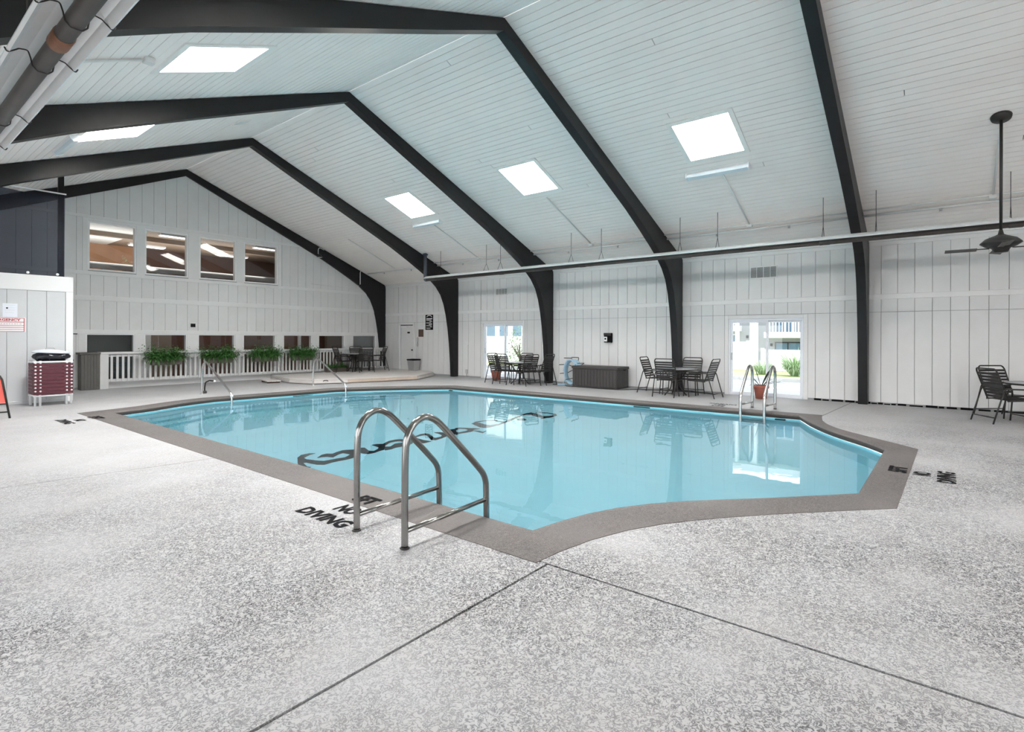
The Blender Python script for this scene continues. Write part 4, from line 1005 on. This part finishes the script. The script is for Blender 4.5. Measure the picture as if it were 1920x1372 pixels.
# ---- strip lights and conduit on the roof
def slope(side):
    return Matrix(((COSA,0,side*SINA,0),(0,1,0,0),(-side*SINA,0,COSA,0),(0,0,0,1)))
def strip_light(label, x, y0, y1, side):
    t = thing('strip_light', label, 'light fixture', (x,(y0+y1)/2,roofz(x)), 0, 'roof strip lights')
    t.rotation_euler = (0, side*math.atan(SL), 0); h = (y1-y0)/2
    MB().cbox(-.07,.07,-h,h,-.055,-.001,.008).build('housing', M_light, t)
    MB().prism([(-.075,-.055),(-.05,-.105),(.05,-.105),(.075,-.055)], 'y', -h+.015, h-.015).build('lens', M_lens, t)
    for s in (-1,1): MB().prism([(-.085,-.05),(-.055,-.115),(.055,-.115),(.085,-.05),(.085,0),(-.085,0)], 'y', s*h-.015, s*h+.015).build('end_cap', M_light, t)
strip_light('white strip light below the skylight nearest the ceiling fan', 11.96, 3.22, 4.54, 1)
strip_light('white strip light below the skylight nearest the gable windows', 11.87, 12.42, 13.62, 1)
strip_light('white strip light on the left slope beside a half hidden skylight', 2.77, 12.8, 14.1, -1)
def rp(x, y, d=.03): return (x, y, roofz(x)-d)
def conduit(label, paths, boxes=()):
    t = thing('roof_conduit', label, 'conduit')
    for P in paths: MB().tube(P, .018, 8, .05).build('conduit', M_conduit, t)
    for (x,y) in boxes: MB().cbox(x-.06,x+.06,y-.06,y+.06,roofz(x)-.085,roofz(x)-.01).build('junction_box', M_conduit, t)
pipe = MB()
lw = thing('sprinkler_pipe', 'long white pipe along the foot of the glass door roof slope', 'pipe')
for k in range(1, 6): MB().tube([(14.22, YF[k]+.19 if k > 1 else -3.1, roofz(14.22)-.05),(14.22, YF[k+1] if k < 5 else YG-.3, roofz(14.22)-.05)], .026, 8).build('pipe', M_conduit, lw)
for k in range(1,6):
    for y in (YF[k]+1.5, YF[k]+3.2): MB().lathe([(.03,0),(.02,-.05),(.035,-.055),(0,-.06)], (14.22,y,roofz(14.22)-.07), 8).build('sprinkler_head', M_greyplate, lw)
cn = [(YF[k]+.19 if k > 1 else -3.1, YF[k+1]) for k in range(1,5)]
conduit('painted conduit linking the strip lights along the glass door roof slope', [[rp(14.05,a),rp(14.05,b)] for a,b in cn]+[[rp(12.07,3.8),rp(14.03,3.77)],[rp(11.75,8.26),rp(14.03,8.26)],[rp(12.0,12.85),rp(14.03,12.81)],[rp(11.97,-.72),rp(14.03,-.72)]], [(14.07,3.77),(14.07,8.26),(14.07,12.81),(14.07,-.72)])
conduit('painted conduit crossing the left roof slope behind the overhead heater', [[rp(-.5,8.45),rp(1.7,8.38),rp(2.5,8.29)]], [(2.58,8.28)])
conduit('thin conduit crossing the roof bay beside the gable wall', [[rp(11.9,17.4),rp(14.1,17.4)]])
t = thing('flood_light', 'small lamp on a curved white conduit on the gable arch', 'lamp', (12.0,YF[6]-.04,4.72))
MB().tube([(.25,.02,.33),(.02,.0,.40),(-.02,0,.3),(-.02,0,.14)], .014, 8, .06).build('conduit', M_conduit, t)
MB().lathe([(.03,.14),(.05,.10),(.10,.03),(.115,0),(0,0)], (0,-.08,.0), 14).build('lamp_head', M_iron, t); MB().lathe([(0,-.004),(.09,-.004),(.09,.0)], (0,-.08,0), 14).build('lens', M_white, t)
t = thing('arch_conduit', 'white conduit dropping down the gable arch to a cable on the siding', 'conduit', (13.95,YF[6]-.025,3.75))
MB().tube([(.25,.02,.62),(.06,0,.64),(.03,0,.55),(.03,0,.05)], .016, 8, .05).build('conduit', M_conduit, t)
MB().tube([(.03,.03,.05),(-.15,.08,-.15),(-.6,.08,-.13),(-2.2,.08,-.10)], .008, 6, .1).build('cable', M_cable if False else M_wall, t)

t = thing('roof_vent', 'small square vent plate on the left roof slope near the ridge', 'vent', (5.0,15.0,0))
VX, VY = 5.91, 12.87
t.location = (VX, VY, roofz(VX)); t.rotation_euler = (0, -math.atan(SL), 0)
MB().cbox(-.17,.17,-.17,.17,-.02,-.001,.006).build('plate', M_ceil, t)
for k in range(5): MB().cbox(-.13,.13,-.13+k*.065-.02,-.13+k*.065+.02,-.028,-.02,.003).build('slat', M_conduit, t)
# ================================================================== ROOMS BEHIND THE GABLE AND THE OUTSIDE
YR = YG+.16
lf = MB().box(2, XR, YR, 25.2, 3.05, 3.25).build('floor_lounge', M_darkwood, kind='structure')
wl_ = empty('wall_lounge', kind='structure')
MB().box(2, 7.5, 25.0, 25.2, 3.25, 5.05).build('wall_panel', M_woodwall, wl_); MB().box(7.5, XR, 25.0, 25.2, 3.25, 5.05).build('wall_panel', M_darkwood, wl_)
MB().box(1.8, 2, YR, 25.2, 0, 5.05).build('end_wall', M_tanwall, wl_); MB().box(XR, XR+.2, YR, 25.2, 0, 5.05).build('end_wall', M_tanwall, wl_)
cl_ = empty('ceiling_lounge', kind='structure')
MB().box(1.8, 6.4, YR, 25.2, 5.05, 5.2).build('plaster', M_lounge_c, cl_); MB().box(6.4, XR+.2, YR, 25.2, 5.05, 5.2).build('plaster', M_tanwall, cl_)
for y in (21.9,): MB().cbox(2, XR, y, y+.16, 4.89, 5.05).build('ceiling_beam', M_tanwall, cl_)
t = thing('lounge_railing', 'grey parapet railing inside the upper lounge behind the gable windows', 'railing', (8.7,22.0,3.25))
MB().cbox(-6.6,6.5,-.05,.05,.56,.74).build('top_board', M_lounge_g, t); MB().cbox(-6.6,6.5,-.06,.06,.74,.765).build('cap', M_lounge_c, t)
for k in range(9): MB().cbox(-6.4+k*1.6,-6.3+k*1.6,-.04,.04,0,.62).build('post', M_lounge_g, t)
t = thing('lounge_post', 'white square post inside the upper lounge behind the last upper window', 'post', (13.2,23.5,3.25))
MB().cbox(-.08,.08,-.08,.08,0,1.8).build('shaft', M_lounge_c, t); MB().cbox(-.12,.12,-.12,.12,0,.12).build('foot', M_lounge_c, t)
t = thing('lounge_plant', 'green plant above the parapet behind the first upper window', 'plant', (6.55,22.3,3.85))
fern_mesh(.18, 40, 1.5, 44).build('fronds', M_fern, t, kind='stuff'); MB().lathe([(.1,-.6),(.14,-.05),(.14,0)], n=14).build('pot_body', M_terra, t)
for i, y in enumerate((20.8, 23.9)):
    for j, x in enumerate((7.4, 10.6)):
        t = thing('lounge_light', ['white panel light in the lounge ceiling close behind the second upper window','white panel light in the lounge ceiling close behind the third upper window','white panel light deep in the lounge behind the second upper window','white panel light deep in the lounge behind the third upper window'][i*2+j], 'light fixture', (x,y,5.05), 0, 'lounge ceiling lights')
        MB().cbox(-.6,.6,-.15,.15,-.07,-.001).build('housing', M_white, t); MB().box(-.57,.57,-.13,.13,-.085,-.07).build('diffuser', mat('lounge_diffuser%d%d' % (i,j), (.9,.9,.9), .4, emit=((1,.96,.9),2.5)), t)
# lower lobby behind the lower windows
MB().box(2, XR, YR, 23.2, -.05, 0).build('floor_lobby', M_darkwood, kind='structure')
wb = empty('wall_lobby', kind='structure')
for (a,b,m_) in ((2,6.1,M_darkgreen),(6.1,7.8,M_tanwall),(7.8,10.2,M_redwood),(10.2,11.7,M_darkwood),(11.7,14.2,M_redwood),(14.2,XR,M_tanwall)): MB().box(a,b,22.6,22.8,0,3.05).build('wall_panel', m_, wb)
MB().box(13.45,15.1,YR+.06,YR+.09,.2,1.64).build('window_blind', M_lounge_g, wb)
MB().box(4.4,5.9,YR+.35,YR+.4,0,1.64).build('window_screen', M_darkgreen, wb)
for (x, a) in ((7.0,.1),(8.6,.06),(12.9,.06)): MB().cbox(x-a,x+a,22.5,22.6,0,2.4).build('pilaster', M_lounge_c, wb)
t = thing('lobby_picture', 'dark framed picture on the tan lobby wall behind the second lower window', 'picture', (6.75,22.6,1.62))
MB().cbox(-.14,.14,-.03,0,-.2,.2).build('frame', M_brown, t); MB().box(-.1,.1,-.034,-.03,-.15,.15).build('print', M_woodwall, t)

# outside ground
GZ = -.06
MB().box(XR+.2, 21.9, -25, 45, GZ-.2, GZ).build('floor_parking', M_asphalt, kind='structure')
MB().box(XR+.02, XR+.7, YB, YG, GZ, -.012).build('floor_threshold', M_curb, kind='structure')
MB().box(-40, XL-.15, -25, 45, GZ-.2, GZ).build('floor_terrace', M_curb, kind='structure')
MB().box(-40, XR+.2, -40, YB, GZ-.2, GZ).build('floor_patio', M_curb, kind='structure')
MB().box(21.9, 22.1, -25, 45, GZ-.2, GZ+.12).build('trim_kerb', M_curb, kind='structure')
MB().box(32.4,80,-40,60,-1.5,-1.3).build('floor_yard', M_curb, kind='structure')
tag(MB().box(22.1, 32.4, -30, 60, GZ-.2, GZ+.06).build('lawn', M_lawn, kind='stuff'), 'strip of yellow-green lawn beyond the car park', 'lawn')
for i, y in enumerate((1.5,4.3,7.1,15.5,18.3,21.1)):
    MB().box(17.0, 21.6, y-.06, y+.06, GZ, GZ+.004).build('floor_marking', M_white, kind='structure')
# white vinyl fence of single boards
def fence(label, x, y0, y1, h):
    t = thing('vinyl_fence', label, 'fence', (x,(y0+y1)/2,GZ+.06)); L = (y1-y0)/2
    n_ = max(1, round(2*L/2.0)); bw = .2
    for k in range(n_+1): MB().cbox(-.07,.07,-L+2*L*k/n_-.07,-L+2*L*k/n_+.07,0,h+.08).build('post', M_white, t)
    for z in (.1,h-.05): MB().cbox(-.03,.03,-L,L,z-.07,z+.07).build('rail', M_white, t)
    bm__ = MB().box(-.018,.018,.004,bw-.004,.1,h-.08).mesh('board', M_bldw); k = 0
    while k*bw < 2*L-.1: inst('board', bm__, t, (0,-L+k*bw,0)); k += 1
fence('long white board fence beyond the near glass door, behind grass clumps', 27.2, -4.0, 6.7, 1.0)
fence('tall white board fence section beyond the near glass door, left of its mullion', 27.2, 7.35, 10.6, 1.35)
fence('white board fence beyond the far glass door', 25.4, 18.0, 24.5, 1.25)
def clump(label, c, n_, h, seed, m_=M_grass):
    rnd = random.Random(seed); t = thing('grass_clump', label, 'plant', (*c,GZ+.06), 0, 'ornamental grasses'); m = MB()
    for i in range(n_):
        a = rnd.uniform(0,2*pi); r = rnd.uniform(.05,.3); leaf(m, (r*cos(a)*.5,r*sin(a)*.5,0), (cos(a),sin(a),.3), rnd.uniform(.9,1.6), h*rnd.uniform(.6,1.1), .014, rnd.uniform(.6,1.3), 4)
    m.build('blades', m_, t, kind='stuff')
clump('arching ornamental grass in front of the white fence, right of the door mullion', (24.5,4.8), 420, 1.05, 3)
clump('smaller ornamental grass behind the door mullion', (24.7,6.1), 220, .7, 4)
clump('ornamental grass at the near end of the white fence', (24.4,3.2), 170, .6, 6)
# apartment building beyond the fence
BZ = -1.3
MB().box(32.0, 33.0, -9, 13, -1.4, -1.3).build('floor_yard', M_curb, kind='structure') if False else None
B = thing('apartment_building', 'pale apartment building with white balconies beyond the near glass door', 'building', (33.0,6.5,BZ))
W_ = 1.3                                                   # local z = world z + W_
MB().box(0,8,-16,6.5,0,6.6).build('wall', M_stucco, B); MB().box(-1.2,8.4,-16.4,6.9,6.6,6.9).build('roof_edge', M_bldw, B)
for (y0,y1,z0,z1) in ((-16,1.35,1.57+W_,1.88+W_),(2.75,6.4,1.95+W_,2.28+W_)): MB().cbox(-.9,0,y0,y1,z0,z1).build('balcony_slab', M_bldw, B)
for (y,w) in ((2.78,.08),(1.88,.19),(-2.6,.15),(-6.5,.15)): MB().cbox(-.95,-.65,y-w,y+w,0,6.6).build('column', M_bldw, B)
for (y0,y1,z) in ((-16,1.35,2.75+W_),(2.75,6.4,3.1+W_)): MB().cbox(-.88,-.80,y0,y1,z,z+.08).build('balcony_rail', M_bldw, B)
bl = MB().box(-.86,-.82,-.022,.022,0,.87).mesh('baluster', M_bldw)
for k in range(48): inst('baluster', bl, B, (0,-6.3+k*.16,1.88+W_))
for k in range(22): inst('baluster', bl, B, (0,2.85+k*.16,2.28+W_))
for (y0,y1,z0,z1) in ((-.31,.92,-.55+W_,1.29+W_),(-4.6,-2.9,-.55+W_,1.29+W_),(2.95,4.3,1.33+W_,1.73+W_),(.06,.9,1.9+W_,3.8+W_),(-4.4,-3.0,1.9+W_,3.8+W_),(3.2,4.4,2.4+W_,4.2+W_)):
    w = MB(); t_ = .05
    for (a,b,c,e) in ((y0-t_,y1+t_,z1,z1+t_),(y0-t_,y1+t_,z0-t_,z0),(y0-t_,y0,z0,z1),(y1,y1+t_,z0,z1),((y0+y1)/2-.025,(y0+y1)/2+.025,z0,z1)): w.box(-.06,0,a,b,c,e)
    wo = w.build('window', M_knob if z1 < 1.4+W_ else M_bldw, B); MB().box(-.03,-.01,y0,y1,z0,z1).build('pane', M_bldglass, wo)
for (y,z) in ((1.15,1.1),(2.45,1.55)): MB().cbox(-.12,0,y-.05,y+.05,z+W_,z+.16+W_).build('wall_lamp', M_black, B)
B2 = thing('apartment_building', 'white building with blue-paned windows beyond the far glass door', 'building', (30.0,24.5,GZ))
MB().box(0,8,-6.5,9,0,5.6).build('wall', M_bldw, B2); MB().box(-.3,8.3,-6.8,9.3,5.6,5.9).build('roof_edge', M_bldw, B2)
for k in range(8):
    y = -5.3+k*1.22 if k < 3 else -5.3+k*1.22+.3; w = MB()
    for (a,b,c,e) in ((y-.06,y+.86,2.6,2.68),(y-.06,y+.86,1.62,1.7),(y-.06,y,1.7,2.6),(y+.8,y+.86,1.7,2.6)): w.box(-.06,0,a,b,c,e)
    wo = w.build('window', M_white, B2); MB().box(-.03,-.01,y,y+.8,1.7,2.6).build('pane', M_bldglass, wo)
def bush(label, c, rad, n_, seed, m_, ls=.09, name='leafy_shrub'):
    rnd = random.Random(seed); t = thing(name, label, 'tree' if name == 'tree' else 'shrub', (*c[:2],GZ), 0); m = MB()
    for i in range(n_):
        u, v_ = rnd.uniform(-1,1), rnd.uniform(0,2*pi); q = rnd.random()**.33; s_ = sqrt(1-u*u)
        p = Vector((rad[0]*q*s_*cos(v_), rad[1]*q*s_*sin(v_), c[2]+rad[2]*q*u)); leaf(m, p, (rnd.uniform(-1,1),rnd.uniform(-1,1),rnd.uniform(-.6,.6)), .2, ls*rnd.uniform(.7,1.4), ls*.28, .4, 2)
    m.build('foliage', m_, t, kind='stuff')
    tk = MB(); tk.tube([(0,0,0),(.03,.02,c[2]*.6),(0,.05,c[2]+rad[2]*.2)], [.06,.045,.02] if name != 'tree' else [.2,.15,.06], 8)
    for k in range(6):
        a = 2*pi*k/6; tk.tube([(.02,.02,c[2]*.6),(cos(a)*rad[0]*.6,sin(a)*rad[1]*.6,c[2]+rad[2]*.2*sin(k))], .018 if name != 'tree' else .05, 6)
    tk.build('trunk' if name == 'tree' else 'stems', M_darkwood, t)
bush('leafy shrub close outside the far glass door', (18.2,14.15,1.1), (.6,.62,1.05), 1100, 8, M_leaf_l)
